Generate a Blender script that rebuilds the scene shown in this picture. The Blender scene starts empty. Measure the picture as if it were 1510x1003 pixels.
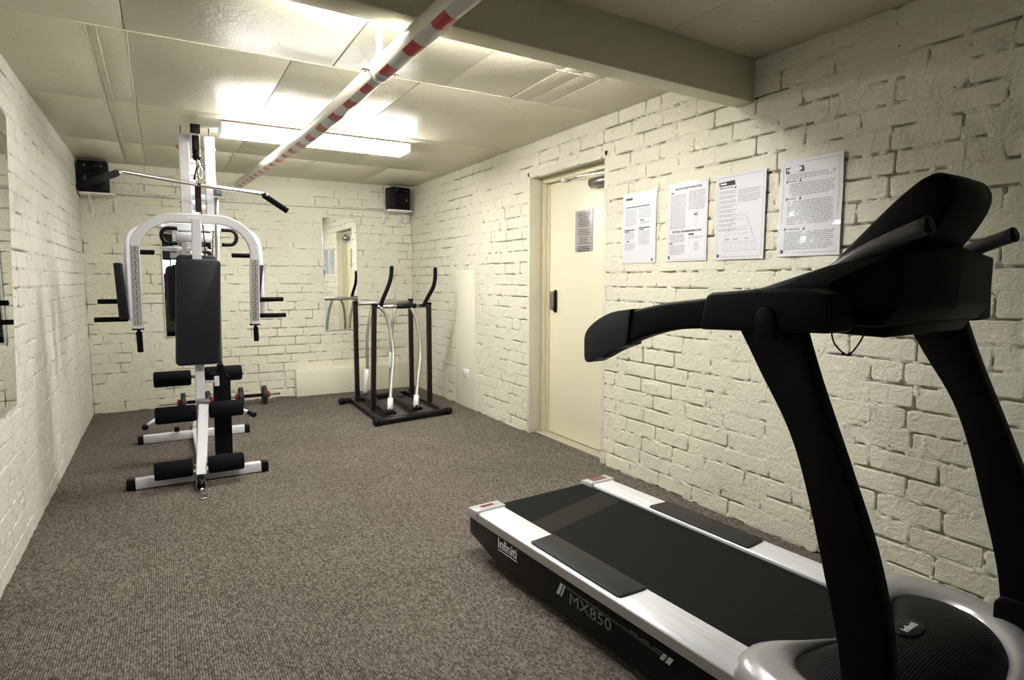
import bpy, bmesh, math, random
from mathutils import Vector, Matrix, noise
random.seed(7)
R = math.radians
C = bpy.context.scene.collection

# ------------------------------------------------------------------ camera, world, exposure
FPX = 886.3
YAW, PITCH, ROLL = R(30.09), R(5.685), R(0.087)
cam_d = bpy.data.cameras.new('camera'); cam = bpy.data.objects.new('camera', cam_d); C.objects.link(cam)
cam_d.sensor_width = 36.0; cam_d.lens = 36.0 * FPX / 1510.0; cam_d.clip_start = 0.02
_f = Vector((math.sin(YAW)*math.cos(PITCH), math.cos(YAW)*math.cos(PITCH), -math.sin(PITCH)))
_r0 = Vector((math.cos(YAW), -math.sin(YAW), 0)); _u0 = _r0.cross(_f)
_r = _r0*math.cos(ROLL) + _u0*math.sin(ROLL); _u = _u0*math.cos(ROLL) - _r0*math.sin(ROLL)
cam.matrix_world = Matrix(((_r.x, _u.x, -_f.x, 0), (_r.y, _u.y, -_f.y, 0), (_r.z, _u.z, -_f.z, 1.265), (0, 0, 0, 1)))
bpy.context.scene.camera = cam
w = bpy.data.worlds.new('world'); bpy.context.scene.world = w; w.use_nodes = True
w.node_tree.nodes['Background'].inputs[0].default_value = (0.6, 0.7, 0.9, 1)
w.node_tree.nodes['Background'].inputs[1].default_value = 0.3
vs = bpy.context.scene.view_settings
vs.view_transform = 'Standard'; vs.look = 'None'; vs.gamma = 1.0; vs.use_curve_mapping = False
vs.exposure = 1.22
TUBE = 26.0          # emission of the two ceiling fittings
TUBE_COL = (1.0, 0.985, 0.95)

XL, XR, YB, YF, H = -0.617, 2.573, 6.80, -2.60, 2.35

# ------------------------------------------------------------------ materials
MATS = {}
def mat(name, col, rough=0.5, metal=0.0, spec=0.5, coat=0.0, bump=None, vary=None, emit=None, noise_col=None):
    """bump=(scale, strength, distance)  vary=(scale, colour2, lo, hi)"""
    if name in MATS: return MATS[name]
    m = bpy.data.materials.new(name); m.use_nodes = True; nt = m.node_tree; b = nt.nodes['Principled BSDF']
    b.inputs['Base Color'].default_value = (*col, 1); b.inputs['Roughness'].default_value = rough
    b.inputs['Metallic'].default_value = metal; b.inputs['Specular IOR Level'].default_value = spec
    b.inputs['Coat Weight'].default_value = coat
    tc = nt.nodes.new('ShaderNodeTexCoord')
    if vary:
        sc, c2, lo, hi = vary
        n = nt.nodes.new('ShaderNodeTexNoise'); n.inputs['Scale'].default_value = sc; n.inputs['Detail'].default_value = 6
        nt.links.new(tc.outputs['Object'], n.inputs['Vector'])
        rp = nt.nodes.new('ShaderNodeValToRGB'); rp.color_ramp.elements[0].position = lo; rp.color_ramp.elements[1].position = hi
        rp.color_ramp.elements[0].color = (*c2, 1); rp.color_ramp.elements[1].color = (*col, 1)
        nt.links.new(n.outputs['Fac'], rp.inputs['Fac']); nt.links.new(rp.outputs['Color'], b.inputs['Base Color'])
    if bump:
        sc, st, di = bump
        n = nt.nodes.new('ShaderNodeTexNoise'); n.inputs['Scale'].default_value = sc; n.inputs['Detail'].default_value = 4
        nt.links.new(tc.outputs['Object'], n.inputs['Vector'])
        bp = nt.nodes.new('ShaderNodeBump'); bp.inputs['Strength'].default_value = st; bp.inputs['Distance'].default_value = di
        nt.links.new(n.outputs['Fac'], bp.inputs['Height']); nt.links.new(bp.outputs['Normal'], b.inputs['Normal'])
    if emit:
        b.inputs['Emission Color'].default_value = (*emit[0], 1); b.inputs['Emission Strength'].default_value = emit[1]
    MATS[name] = m
    return m

def wall_mat(name, col, gloss, speck, spk_scale, lump, pos='Object', rough_paint=0.5):
    """thick brush paint: fine relief, lumps, a few unpainted pin holes"""
    m = bpy.data.materials.new(name); m.use_nodes = True; nt = m.node_tree; b = nt.nodes['Principled BSDF']
    L = nt.links.new
    geo = nt.nodes.new('ShaderNodeNewGeometry')
    v = geo.outputs['Position']
    n1 = nt.nodes.new('ShaderNodeTexNoise'); n1.inputs['Scale'].default_value = 1.3; n1.inputs['Detail'].default_value = 5; L(v, n1.inputs['Vector'])
    r1 = nt.nodes.new('ShaderNodeValToRGB'); r1.color_ramp.elements[0].position = .3; r1.color_ramp.elements[1].position = .7
    r1.color_ramp.elements[0].color = (*[c*.90 for c in col], 1); r1.color_ramp.elements[1].color = (*col, 1); L(n1.outputs['Fac'], r1.inputs['Fac'])
    n2 = nt.nodes.new('ShaderNodeTexNoise'); n2.inputs['Scale'].default_value = spk_scale; n2.inputs['Detail'].default_value = 3; L(v, n2.inputs['Vector'])
    r2 = nt.nodes.new('ShaderNodeValToRGB'); r2.color_ramp.elements[0].position = speck; r2.color_ramp.elements[1].position = speck + .035
    r2.color_ramp.elements[0].color = (0, 0, 0, 1); r2.color_ramp.elements[1].color = (1, 1, 1, 1); L(n2.outputs['Fac'], r2.inputs['Fac'])
    mx = nt.nodes.new('ShaderNodeMix'); mx.data_type = 'RGBA'; L(r2.outputs['Color'], mx.inputs[0]); L(r1.outputs['Color'], mx.inputs[6])
    mx.inputs[7].default_value = (0.10, 0.085, 0.055, 1); L(mx.outputs[2], b.inputs['Base Color'])
    b.inputs['Roughness'].default_value = rough_paint; b.inputs['Specular IOR Level'].default_value = gloss
    n3 = nt.nodes.new('ShaderNodeTexNoise'); n3.inputs['Scale'].default_value = 70; n3.inputs['Detail'].default_value = 6; n3.inputs['Roughness'].default_value = .62; L(v, n3.inputs['Vector'])
    n4 = nt.nodes.new('ShaderNodeTexNoise'); n4.inputs['Scale'].default_value = 17; n4.inputs['Detail'].default_value = 7; n4.inputs['Roughness'].default_value = .6; n4.inputs['Distortion'].default_value = .8; L(v, n4.inputs['Vector'])
    ad = nt.nodes.new('ShaderNodeMath'); ad.operation = 'MULTIPLY_ADD'; L(n4.outputs['Fac'], ad.inputs[0]); ad.inputs[1].default_value = 2.2; L(n3.outputs['Fac'], ad.inputs[2])
    bp = nt.nodes.new('ShaderNodeBump'); bp.inputs['Strength'].default_value = min(1, lump*1.6); bp.inputs['Distance'].default_value = .0065
    L(ad.outputs[0], bp.inputs['Height']); L(bp.outputs['Normal'], b.inputs['Normal'])
    MATS[name] = m
    return m

CREAM = (0.80, 0.770, 0.635)
M_brick = wall_mat('cream_paint', CREAM, .35, .79, 40, .45)
M_mortar = wall_mat('cream_mortar', CREAM, .3, .70, 30, .8)
M_brick_l = wall_mat('pale_paint_left', (0.80, 0.79, 0.73), .35, .80, 40, .4)
M_mortar_l = wall_mat('pale_mortar_left', (0.78, 0.765, 0.70), .3, .74, 30, .7)
M_ceil = wall_mat('ceiling_paint', (0.66, 0.625, 0.485), .5, .70, 75, .22, rough_paint=.40)
M_beam = wall_mat('beam_paint', (0.62, 0.58, 0.43), .4, .80, 30, .12, rough_paint=.42)
M_smooth = mat('smooth_plaster', (0.78, 0.75, 0.61), .5, bump=(18, .2, .004))
M_door = mat('door_paint', (0.80, 0.76, 0.58), .38, bump=(30, .05, .002))
M_frame = mat('door_frame_paint', (0.72, 0.67, 0.47), .35)
M_white = mat('white_powder_coat', (0.68, 0.68, 0.73), .28, spec=.5)
M_whiteplastic = mat('white_plastic', (0.8, 0.8, 0.8), .35)
M_chrome = mat('chrome', (0.72, 0.70, 0.68), .16, metal=1)
M_silver = mat('grey_silver_tube', (0.50, 0.48, 0.45), .35, metal=.85)
M_black = mat('black_plastic', (0.004, 0.004, 0.004), .45, spec=.2)
M_blackfoam = mat('black_foam', (0.0045, 0.0045, 0.006), .85, spec=.12, bump=(120, .5, .002))
M_vinyl = mat('black_vinyl', (0.009, 0.009, 0.016), .45, spec=.32, bump=(260, .25, .001))
M_blacktube = mat('black_painted_steel', (0.007, 0.0055, 0.0055), .4, spec=.3)
M_tread = mat('treadmill_black', (0.0016, 0.0013, 0.0013), .5, spec=.10, bump=(350, .12, .0006))
M_tread_gl = mat('treadmill_gloss_black', (0.002, 0.002, 0.002), .25, spec=.22)
M_red = mat('red_plastic', (0.28, 0.012, 0.014), .4)
M_badge = mat('dark_red_badge', (0.17, 0.02, 0.018), .4)
M_iron = mat('black_cast_iron', (0.02, 0.018, 0.018), .5)
M_paper = mat('laminated_paper', (0.73, 0.73, 0.79), .35, coat=.8)
M_ink = mat('black_ink', (0.02, 0.02, 0.02), .5)
M_ink2 = mat('grey_small_print', (0.26, 0.26, 0.29), .5)
M_signgrey = mat('grey_sign', (0.42, 0.40, 0.40), .35)
M_mirror = mat('mirror_glass', (0.93, 0.95, 0.93), .01, metal=1)
M_mirror_edge = mat('mirror_edge', (0.75, 0.78, 0.75), .15)
M_bronze = mat('brushed_grey_metal', (0.32, 0.29, 0.28), .32, metal=.9)
M_redtape = mat('red_tape', (0.42, 0.012, 0.015), .35)
M_whitetape = mat('white_tape', (0.55, 0.54, 0.52), .35)
M_pipe = mat('cream_pipe', (0.74, 0.71, 0.60), .3)
M_gold = mat('brass_bolt', (0.35, 0.32, 0.12), .4, metal=.6)
M_strap = mat('dark_strap', (0.02, 0.008, 0.008), .7)

def brushed():
    m = bpy.data.materials.new('brushed_silver_rail'); m.use_nodes = True; nt = m.node_tree; b = nt.nodes['Principled BSDF']
    b.inputs['Base Color'].default_value = (0.85, 0.85, 0.88, 1); b.inputs['Metallic'].default_value = .15; b.inputs['Roughness'].default_value = .34
    tc = nt.nodes.new('ShaderNodeTexCoord'); mp = nt.nodes.new('ShaderNodeMapping'); mp.inputs['Scale'].default_value = (160, 3, 160)
    n = nt.nodes.new('ShaderNodeTexNoise'); n.inputs['Scale'].default_value = 1; n.inputs['Detail'].default_value = 4
    nt.links.new(tc.outputs['Object'], mp.inputs[0]); nt.links.new(mp.outputs[0], n.inputs['Vector'])
    rp = nt.nodes.new('ShaderNodeValToRGB'); rp.color_ramp.elements[0].position = .3; rp.color_ramp.elements[0].color = (0.74, 0.74, 0.79, 1)
    rp.color_ramp.elements[1].position = .65; rp.color_ramp.elements[1].color = (0.92, 0.92, 0.95, 1)
    nt.links.new(n.outputs['Fac'], rp.inputs['Fac']); nt.links.new(rp.outputs['Color'], b.inputs['Base Color'])
    return m
M_rail = brushed()
M_hood = mat('silver_grey_hood', (0.42, 0.41, 0.42), .27, metal=.45)

def ribbed(name, col, period, axis, dist, rough=.6, spec=.3, fleck=None, band='DIAGONAL'):
    """ribbed or woven rubber / cord: fine parallel relief on the real surface"""
    m = bpy.data.materials.new(name); m.use_nodes = True; nt = m.node_tree; b = nt.nodes['Principled BSDF']; L = nt.links.new
    b.inputs['Base Color'].default_value = (*col, 1); b.inputs['Roughness'].default_value = rough; b.inputs['Specular IOR Level'].default_value = spec
    tc = nt.nodes.new('ShaderNodeTexCoord')
    wv = nt.nodes.new('ShaderNodeTexWave'); wv.bands_direction = axis; wv.inputs['Scale'].default_value = 2*math.pi/20/period
    wv.inputs['Distortion'].default_value = .6; wv.inputs['Detail Scale'].default_value = 2
    L(tc.outputs['Object'], wv.inputs['Vector'])
    bp = nt.nodes.new('ShaderNodeBump'); bp.inputs['Distance'].default_value = dist; bp.inputs['Strength'].default_value = .9
    L(wv.outputs['Fac'], bp.inputs['Height']); L(bp.outputs['Normal'], b.inputs['Normal'])
    return m
M_belt = ribbed('running_belt_rubber', (0.008, 0.007, 0.0065), .007, 'DIAGONAL', .0004, .75, .12)
M_hoodblack = ribbed('ribbed_black_cover', (0.004, 0.0034, 0.0034), .007, 'Y', .0006, .55, .14)
M_padrub = ribbed('foot_pad_rubber', (0.012, 0.012, 0.013), .004, 'Y', .0006, .5, .4)

def carpet():
    m = bpy.data.materials.new('cord_carpet'); m.use_nodes = True; nt = m.node_tree; b = nt.nodes['Principled BSDF']; L = nt.links.new
    b.inputs['Roughness'].default_value = .95; b.inputs['Specular IOR Level'].default_value = .1
    tc = nt.nodes.new('ShaderNodeTexCoord')
    # loops: cells stretched along the cord direction
    mp = nt.nodes.new('ShaderNodeMapping'); mp.inputs['Scale'].default_value = (175, 85, 1); L(tc.outputs['Object'], mp.inputs[0])
    vo = nt.nodes.new('ShaderNodeTexVoronoi'); vo.inputs['Scale'].default_value = 1; vo.inputs['Randomness'].default_value = .75; L(mp.outputs[0], vo.inputs['Vector'])
    rp = nt.nodes.new('ShaderNodeValToRGB'); e = rp.color_ramp.elements
    e[0].position = 0; e[0].color = (0.076, 0.064, 0.052, 1); e[1].position = 1; e[1].color = (0.255, 0.224, 0.192, 1)
    for p, c in ((.3, (0.118, 0.100, 0.082, 1)), (.65, (0.182, 0.158, 0.134, 1))):
        x = e.new(p); x.color = c
    sep = nt.nodes.new('ShaderNodeSeparateColor'); L(vo.outputs['Color'], sep.inputs[0]); L(sep.outputs[0], rp.inputs['Fac'])
    wv = nt.nodes.new('ShaderNodeTexWave'); wv.bands_direction = 'X'; wv.inputs['Scale'].default_value = 2*math.pi/20/.0085; wv.inputs['Distortion'].default_value = 1.4
    wv.inputs['Detail'].default_value = 2; wv.inputs['Detail Scale'].default_value = 3; L(tc.outputs['Object'], wv.inputs['Vector'])
    n = nt.nodes.new('ShaderNodeTexNoise'); n.inputs['Scale'].default_value = 1.6; n.inputs['Detail'].default_value = 4; L(tc.outputs['Object'], n.inputs['Vector'])
    mr = nt.nodes.new('ShaderNodeMapRange'); mr.inputs['From Min'].default_value = .3; mr.inputs['From Max'].default_value = .7; mr.inputs['To Min'].default_value = .88; mr.inputs['To Max'].default_value = 1.08
    L(n.outputs['Fac'], mr.inputs['Value'])
    w2 = nt.nodes.new('ShaderNodeMapRange'); w2.inputs['To Min'].default_value = .62; w2.inputs['To Max'].default_value = 1.22; L(wv.outputs['Fac'], w2.inputs['Value'])
    mu = nt.nodes.new('ShaderNodeMath'); mu.operation = 'MULTIPLY'; L(mr.outputs[0], mu.inputs[0]); L(w2.outputs[0], mu.inputs[1])
    sc = nt.nodes.new('ShaderNodeVectorMath'); sc.operation = 'SCALE'; L(rp.outputs['Color'], sc.inputs[0]); L(mu.outputs[0], sc.inputs['Scale'])
    L(sc.outputs[0], b.inputs['Base Color'])
    ad = nt.nodes.new('ShaderNodeMath'); ad.operation = 'SUBTRACT'; L(wv.outputs['Fac'], ad.inputs[0]); L(vo.outputs['Distance'], ad.inputs[1])
    bp = nt.nodes.new('ShaderNodeBump'); bp.inputs['Distance'].default_value = .003; bp.inputs['Strength'].default_value = .6; L(ad.outputs[0], bp.inputs['Height'])
    L(bp.outputs['Normal'], b.inputs['Normal'])
    return m
M_carpet = carpet()

# ------------------------------------------------------------------ mesh helpers
def frame(d):
    d = d.normalized(); a = Vector((0, 0, 1)) if abs(d.z) < .92 else Vector((0, 1, 0))
    x = a.cross(d).normalized(); y = d.cross(x); return x, y
def smooth_path(pts, n=6):
    """Catmull-Rom through the points"""
    P = [Vector(p) for p in pts]
    if len(P) < 3: return P
    P = [P[0]*2-P[1]] + P + [P[-1]*2-P[-2]]; out = []
    for i in range(1, len(P)-2):
        for k in range(n):
            t = k/n; p0, p1, p2, p3 = P[i-1:i+3]
            out.append(.5*((2*p1)+(p2-p0)*t+(2*p0-5*p1+4*p2-p3)*t*t+(3*p1-p0-3*p2+p3)*t**3))
    out.append(P[-2]); return out
class G:
    def __init__(s): s.v = []; s.f = []; s.sm = []
    def add(s, vs, fs, smooth=False):
        o = len(s.v); s.v += [tuple(v) for v in vs]; s.f += [tuple(i+o for i in f) for f in fs]; s.sm += [smooth]*len(fs); return s
    def box(s, x0, x1, y0, y1, z0, z1, bev=0.0, M=None, seg=2):
        bm = bmesh.new(); bmesh.ops.create_cube(bm, size=1)
        for v in bm.verts: v.co = Vector(((x0+x1)/2+v.co.x*abs(x1-x0), (y0+y1)/2+v.co.y*abs(y1-y0), (z0+z1)/2+v.co.z*abs(z1-z0)))
        if bev: bmesh.ops.bevel(bm, geom=bm.edges[:], offset=bev, segments=seg, profile=.5, affect='EDGES')
        if M:
            for v in bm.verts: v.co = M @ v.co
        bm.verts.index_update(); s.add([v.co for v in bm.verts], [[v.index for v in f.verts] for f in bm.faces], bool(bev)); bm.free(); return s
    def sweep(s, pts, prof, cap=True, smooth=True, up=None):
        """sweep closed 2-D profile along pts with a transported frame"""
        P = [Vector(p) for p in pts]; n = len(P); T = []
        for i in range(n):
            a = P[max(i-1, 0)]; b = P[min(i+1, n-1)]; T.append((b-a).normalized())
        if up is not None: x = Vector(up).cross(T[0]).normalized()
        else: x, _ = frame(T[0])
        vs = []
        for i in range(n):
            x = (x - T[i]*x.dot(T[i])).normalized(); y = T[i].cross(x)
            pr = prof(i/(n-1)) if callable(prof) else prof
            m = len(pr)
            for (a, b) in pr: vs.append(P[i]+x*a+y*b)
        fs = [[i*m+j, i*m+(j+1) % m, (i+1)*m+(j+1) % m, (i+1)*m+j] for i in range(n-1) for j in range(m)]
        s.add(vs, fs, smooth)
        if cap: s.f += [tuple(len(s.v)-n*m+j for j in reversed(range(m))), tuple(len(s.v)-m+j for j in range(m))]; s.sm += [False, False]
        return s
    def tube(s, pts, r, n=12, sm=0, cap=True):
        if sm: pts = smooth_path(pts, sm)
        pf = lambda rr: [(rr*math.cos(2*math.pi*k/n), rr*math.sin(2*math.pi*k/n)) for k in range(n)]
        return s.sweep(pts, (lambda t: pf(r(t))) if callable(r) else pf(r), cap)
    def bar(s, pts, a, b, sm=0, up=None, c=.004):
        """rectangular tube a x b with small chamfers"""
        if sm: pts = smooth_path(pts, sm)
        a /= 2; b /= 2
        pr = [(a-c, -b), (a, -b+c), (a, b-c), (a-c, b), (-a+c, b), (-a, b-c), (-a, -b+c), (-a+c, -b)]
        return s.sweep(pts, pr, True, False, up)
    def prism(s, poly, fn, d0, d1, bev=0.0, seg=2):
        """2-D polygon extruded d0..d1; fn(a,b,d) -> 3-D point"""
        n = len(poly); bm = bmesh.new()
        A = [bm.verts.new((p[0], p[1], d0)) for p in poly]; B = [bm.verts.new((p[0], p[1], d1)) for p in poly]
        bm.faces.new(A[::-1]); bm.faces.new(B)
        for i in range(n): bm.faces.new([A[i], A[(i+1) % n], B[(i+1) % n], B[i]])
        bmesh.ops.recalc_face_normals(bm, faces=bm.faces[:])
        if bev:
            es = [e for e in bm.edges if len(e.link_faces) == 2 and e.calc_face_angle(0) > .5]
            bmesh.ops.bevel(bm, geom=es, offset=bev, segments=seg, profile=.5, affect='EDGES', clamp_overlap=True)
        for v in bm.verts: v.co = Vector(fn(v.co.x, v.co.y, v.co.z))
        bmesh.ops.recalc_face_normals(bm, faces=bm.faces[:])
        bm.verts.index_update(); s.add([v.co for v in bm.verts], [[v.index for v in f.verts] for f in bm.faces], bool(bev)); bm.free(); return s
    def lathe(s, prof, c, ax, n=24):
        """prof list of (radius, along)"""
        c = Vector(c); ax = Vector(ax).normalized(); x, y = frame(ax); vs = []
        for (r, h) in prof:
            for k in range(n): t = 2*math.pi*k/n; vs.append(c+ax*h+x*(r*math.cos(t))+y*(r*math.sin(t)))
        m = len(prof)
        fs = [[i*n+k, i*n+(k+1) % n, (i+1)*n+(k+1) % n, (i+1)*n+k] for i in range(m-1) for k in range(n)]
        s.add(vs, fs, True); o = len(s.v)-m*n
        s.f += [tuple(o+k for k in reversed(range(n))), tuple(o+(m-1)*n+k for k in range(n))]; s.sm += [False, False]; return s
    def ball(s, c, r, n=12):
        return s.lathe([(max(r*math.sin(math.pi*i/8), r*.02), -r*math.cos(math.pi*i/8)) for i in range(9)], c, (0, 0, 1), n)
    def cyl(s, a, b, r, n=16, bev=0):
        a = Vector(a); b = Vector(b); h = (b-a).length
        pr = [(r-bev, 0), (r, bev), (r, h-bev), (r-bev, h)] if bev else [(r, 0), (r, h)]
        return s.lathe(pr, a, b-a, n)
    def stroke(s, pts, w, fn, closed=False):
        """flat line in a plane: fn(a,b) -> 3-D"""
        P = pts + ([pts[0]] if closed else [])
        for (a, b) in zip(P[:-1], P[1:]):
            dx, dy = b[0]-a[0], b[1]-a[1]; l = math.hypot(dx, dy)
            if l < 1e-6: continue
            nx, ny = -dy/l*w/2, dx/l*w/2; ex, ey = dx/l*w/2, dy/l*w/2
            s.add([fn(a[0]+nx-ex, a[1]+ny-ey), fn(a[0]-nx-ex, a[1]-ny-ey), fn(b[0]-nx+ex, b[1]-ny+ey), fn(b[0]+nx+ex, b[1]+ny+ey)], [[0, 1, 2, 3]])
        return s
    def quad(s, x0, y0, x1, y1, fn): return s.add([fn(x0, y0), fn(x1, y0), fn(x1, y1), fn(x0, y1)], [[0, 1, 2, 3]])
    def poly(s, pts, fn): return s.add([fn(*p) for p in pts], [list(range(len(pts)))])
    def mesh(s, name):
        me = bpy.data.meshes.new(name); me.from_pydata(s.v, [], s.f)
        me.polygons.foreach_set('use_smooth', s.sm); me.update(); return me

TXT = {}
def text_geo(g, body, size, fn, x=0, y=0, sx=1.0, shear=0.0, bold=0.0, align='CENTER'):
    """real letters laid flat through fn(a,b)"""
    key = (body, size, bold, align, shear)
    if key not in TXT:
        cu = bpy.data.curves.new('lettering', 'FONT'); cu.body = body; cu.size = size; cu.align_x = align; cu.align_y = 'CENTER'; cu.offset = bold; cu.resolution_u = 2; cu.shear = shear
        o = bpy.data.objects.new('lettering', cu); C.objects.link(o)
        dg = bpy.context.evaluated_depsgraph_get(); me = bpy.data.meshes.new_from_object(o.evaluated_get(dg))
        TXT[key] = ([tuple(v.co) for v in me.vertices], [tuple(p.vertices) for p in me.polygons])
        bpy.data.objects.remove(o); bpy.data.curves.remove(cu); bpy.data.meshes.remove(me)
    vs, fs = TXT[key]
    g.add([fn(x+v[0]*sx, y+v[1]) for v in vs], fs); return g

ROOT = {}
def obj(name, g, m, parent=None, kind=None, label=None, local=False):
    if isinstance(g, G):
        me = g.mesh(name)
        if me.materials is not None: me.materials.append(m)
    else: me = g
    o = bpy.data.objects.new(name, me); C.objects.link(o)
    if parent:
        o.parent = parent
        if not local:      # geometry given in world coordinates under an unrotated Empty chain
            p = parent; off = Vector((0, 0, 0))
            while p: off += p.location; p = p.parent
            o.location = -off
    if kind: o['kind'] = kind
    if label: o['label'] = label
    return o
def tag(o, label, cat, group=None):
    o['label'] = label; o['category'] = cat
    if group: o['group'] = group
    return o
def thing(name, label, cat, loc=(0, 0, 0), group=None, rotz=0):
    o = bpy.data.objects.new(name, None); C.objects.link(o); o.location = loc; o.rotation_euler = (0, 0, rotz); o.empty_display_size = .1
    return tag(o, label, cat, group)
def single(name, g, m, label, cat, group=None):
    return tag(obj(name, g, m), label, cat, group)

# ------------------------------------------------------------------ floor and ceiling
g = G(); g.box(XL-.2, XR+.2, YF-.15, YB+.2, -.12, 0.0)
obj('floor', g, M_carpet, kind='structure')

g = G(); g.box(XL-.2, XR+.35, YF-.15, YB+.2, H, H+.12)
ceiling = obj('ceiling', g, M_ceil, kind='structure')
# cement sheets of the far bay, each its own panel with open joints
rows = [(2.16, 3.20, [-.62, -.09, .80, 1.41, 1.83, 1.955, 2.10, 2.59]),
        (3.20, 4.46, [-.62, -.235, -.085, .605, 1.275, 2.59]),
        (4.46, 5.74, [-.62, -.235, -.085, .605, 1.60, 2.59]),
        (5.74, 6.82, [-.62, -.235, -.085, .58, 1.26, 1.95, 2.59])]
for (y0, y1, xs) in rows:
    for a, b in zip(xs[:-1], xs[1:]):
        dz = random.uniform(0, .0022)
        gp = G(); gp.box(a+.0025, b-.0025, y0+.0025, y1-.0025, H-.008-dz, H+.001, bev=.0015, seg=1)
        obj('ceiling_panel', gp, M_ceil, ceiling)
for a, b in ((-.62, 1.96), (1.96, 2.62)):
    gp = G(); gp.box(a+.002, b-.002, -2.59, 2.02, H-.006, H+.001, bev=.0015, seg=1); obj('ceiling_panel', gp, M_ceil, ceiling)
# raised joint beads
def bead(p, q, r=.004):
    P = [Vector(p).lerp(Vector(q), i/24) + Vector((random.uniform(-1, 1)*.0015, random.uniform(-1, 1)*.0015, 0)) for i in range(25)]
    gb = G(); gb.tube(P, lambda t: r*(.7+.6*random.random()), 6); obj('joint_bead', gb, M_ceil, ceiling)
zc = H-.009
for p, q in (((-.235, 3.2, zc), (-.245, 6.7, zc)), ((-.195, 3.2, zc), (-.225, 6.7, zc)), ((-.085, 3.2, zc), (-.10, 6.6, zc)),
             ((-.6, 3.2, zc), (2.56, 3.2, zc)), ((1.83, 2.66, zc), (1.85, 3.2, zc)), ((2.10, 2.66, zc), (2.11, 3.2, zc)), ((1.80, 2.66, zc), (2.12, 2.66, zc))):
    bead(p, q)

# ------------------------------------------------------------------ brick walls
def nz(a, b, c=0.0): return noise.noise(Vector((a, b, c)))
BR = []
def brick_variants(M, key):
    out = []
    for L, n in ((.254, 9), (.122, 5)):
        for k in range(n):
            Hh = .0880; nx, nzv = (5, 2) if L > .2 else (3, 2)
            def edge(t, seed): return .0028*nz(t*9, seed*3.7+k*11.3)
            # irregular rounded outline, a small arris, a flat painted face
            hx, hz = L/2-.003, Hh/2-.002; c = .007+.006*random.random(); c2 = .006+.007*random.random()
            out_ = [(-hx+c, -hz), (-hx*.1, -hz), (hx-c2, -hz), (hx, -hz+c2), (hx, hz-c), (hx-c, hz), (hx*.15, hz), (-hx+c2, hz), (-hx, hz-c2), (-hx, -hz+c)]
            out_ = [(x+random.uniform(-.0022, .0022), z+random.uniform(-.0022, .0018)) for x, z in out_]
            m = len(out_); vs = []
            for x, z in out_:
                ix = x-math.copysign(.0035+.002*random.random(), x) if abs(x) > hx*.6 else x
                iz = z-math.copysign(.0035+.002*random.random(), z)
                vs.append((ix, random.uniform(-.0005, .0004), iz))
            vs += [(x, .0026+.0012*random.random(), z) for x, z in out_] + [(x, .034, z) for x, z in out_]
            fs = [list(range(m))]
            for q in range(m):
                r_ = (q+1) % m; fs += [[q, m+q, m+r_, r_], [m+q, 2*m+q, 2*m+r_, m+r_]]
            me = bpy.data.meshes.new('brick'); me.from_pydata(vs, [], fs)
            me.polygons.foreach_set('use_smooth', [False]*len(fs)); me.materials.append(M); me.update()
            me['len'] = L; out.append((L, me, vs, fs))
    return out

def brick_wall(wall, to_world, rot, s0, s1, near, holes, M, M2, key, mort=1.0, header_rows=(), skip=None):
    """bricks laid course by course on the plane; to_world(s, d, z): d>0 behind the face.
    the 300 that show largest become parts, the others one joined part"""
    var = brick_variants(M, key); CH = .094; BL = .262
    st = [v for v in var if v[0] > .2]; hd = [v for v in var if v[0] < .2]
    bricks = []; rowsn = int(H/CH)
    for r in range(rowsn):
        zc_ = (r+.5)*CH + .0012*random.uniform(-1, 1)
        head = r in header_rows
        step = .094 if head else BL
        s = s0 - random.random()*.04 - (BL/2 if r % 2 else 0)
        zc0 = zc_
        while s < s1:
            l = step*(1+random.uniform(-.05, .05)) if not head else step
            if not head and random.random() < .07: l = BL*.5
            a, b = max(s, s0), min(s+l, s1); s += l
            segs = [(a, b)]
            for (h0, h1, z0, z1) in holes:
                if zc_ > z0-.02 and zc_ < z1+.02:
                    ns = []
                    for (p, q) in segs:
                        if q <= h0 or p >= h1: ns.append((p, q)); continue
                        if p < h0: ns.append((p, h0))
                        if q > h1: ns.append((h1, q))
                    segs = ns
            for (p, q) in segs:
                if q-p < .03: continue
                bricks.append(((p+q)/2, zc_, q-p-.0065, near((p+q)/2, zc_)))
    bricks.sort(key=lambda t: t[3])
    rest = G()
    for i, (s, z, l, d) in enumerate(bricks):
        L, me, vs, fs = random.choice(st if l > .17 else hd)
        flip = random.choice((1, -1)); sc = l/(L-.006)
        dep = .0030*nz(s*2.3, z*3.1, 5) + random.uniform(-.0009, .0009); tilt = random.uniform(-.008, .008)
        Mx = Matrix.Translation(to_world(s, dep, z)) @ rot @ Matrix.Rotation(tilt, 4, 'Y') @ Matrix.Diagonal((sc, 1, 1, 1))
        if i < 300:
            o = bpy.data.objects.new('brick', me); C.objects.link(o); o.parent = wall; o.matrix_local = Mx
        else:
            rest.add([Mx @ Vector(v) for v in vs], fs, False)
    if rest.v: obj('brickwork', rest, M, wall, kind='stuff')

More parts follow.
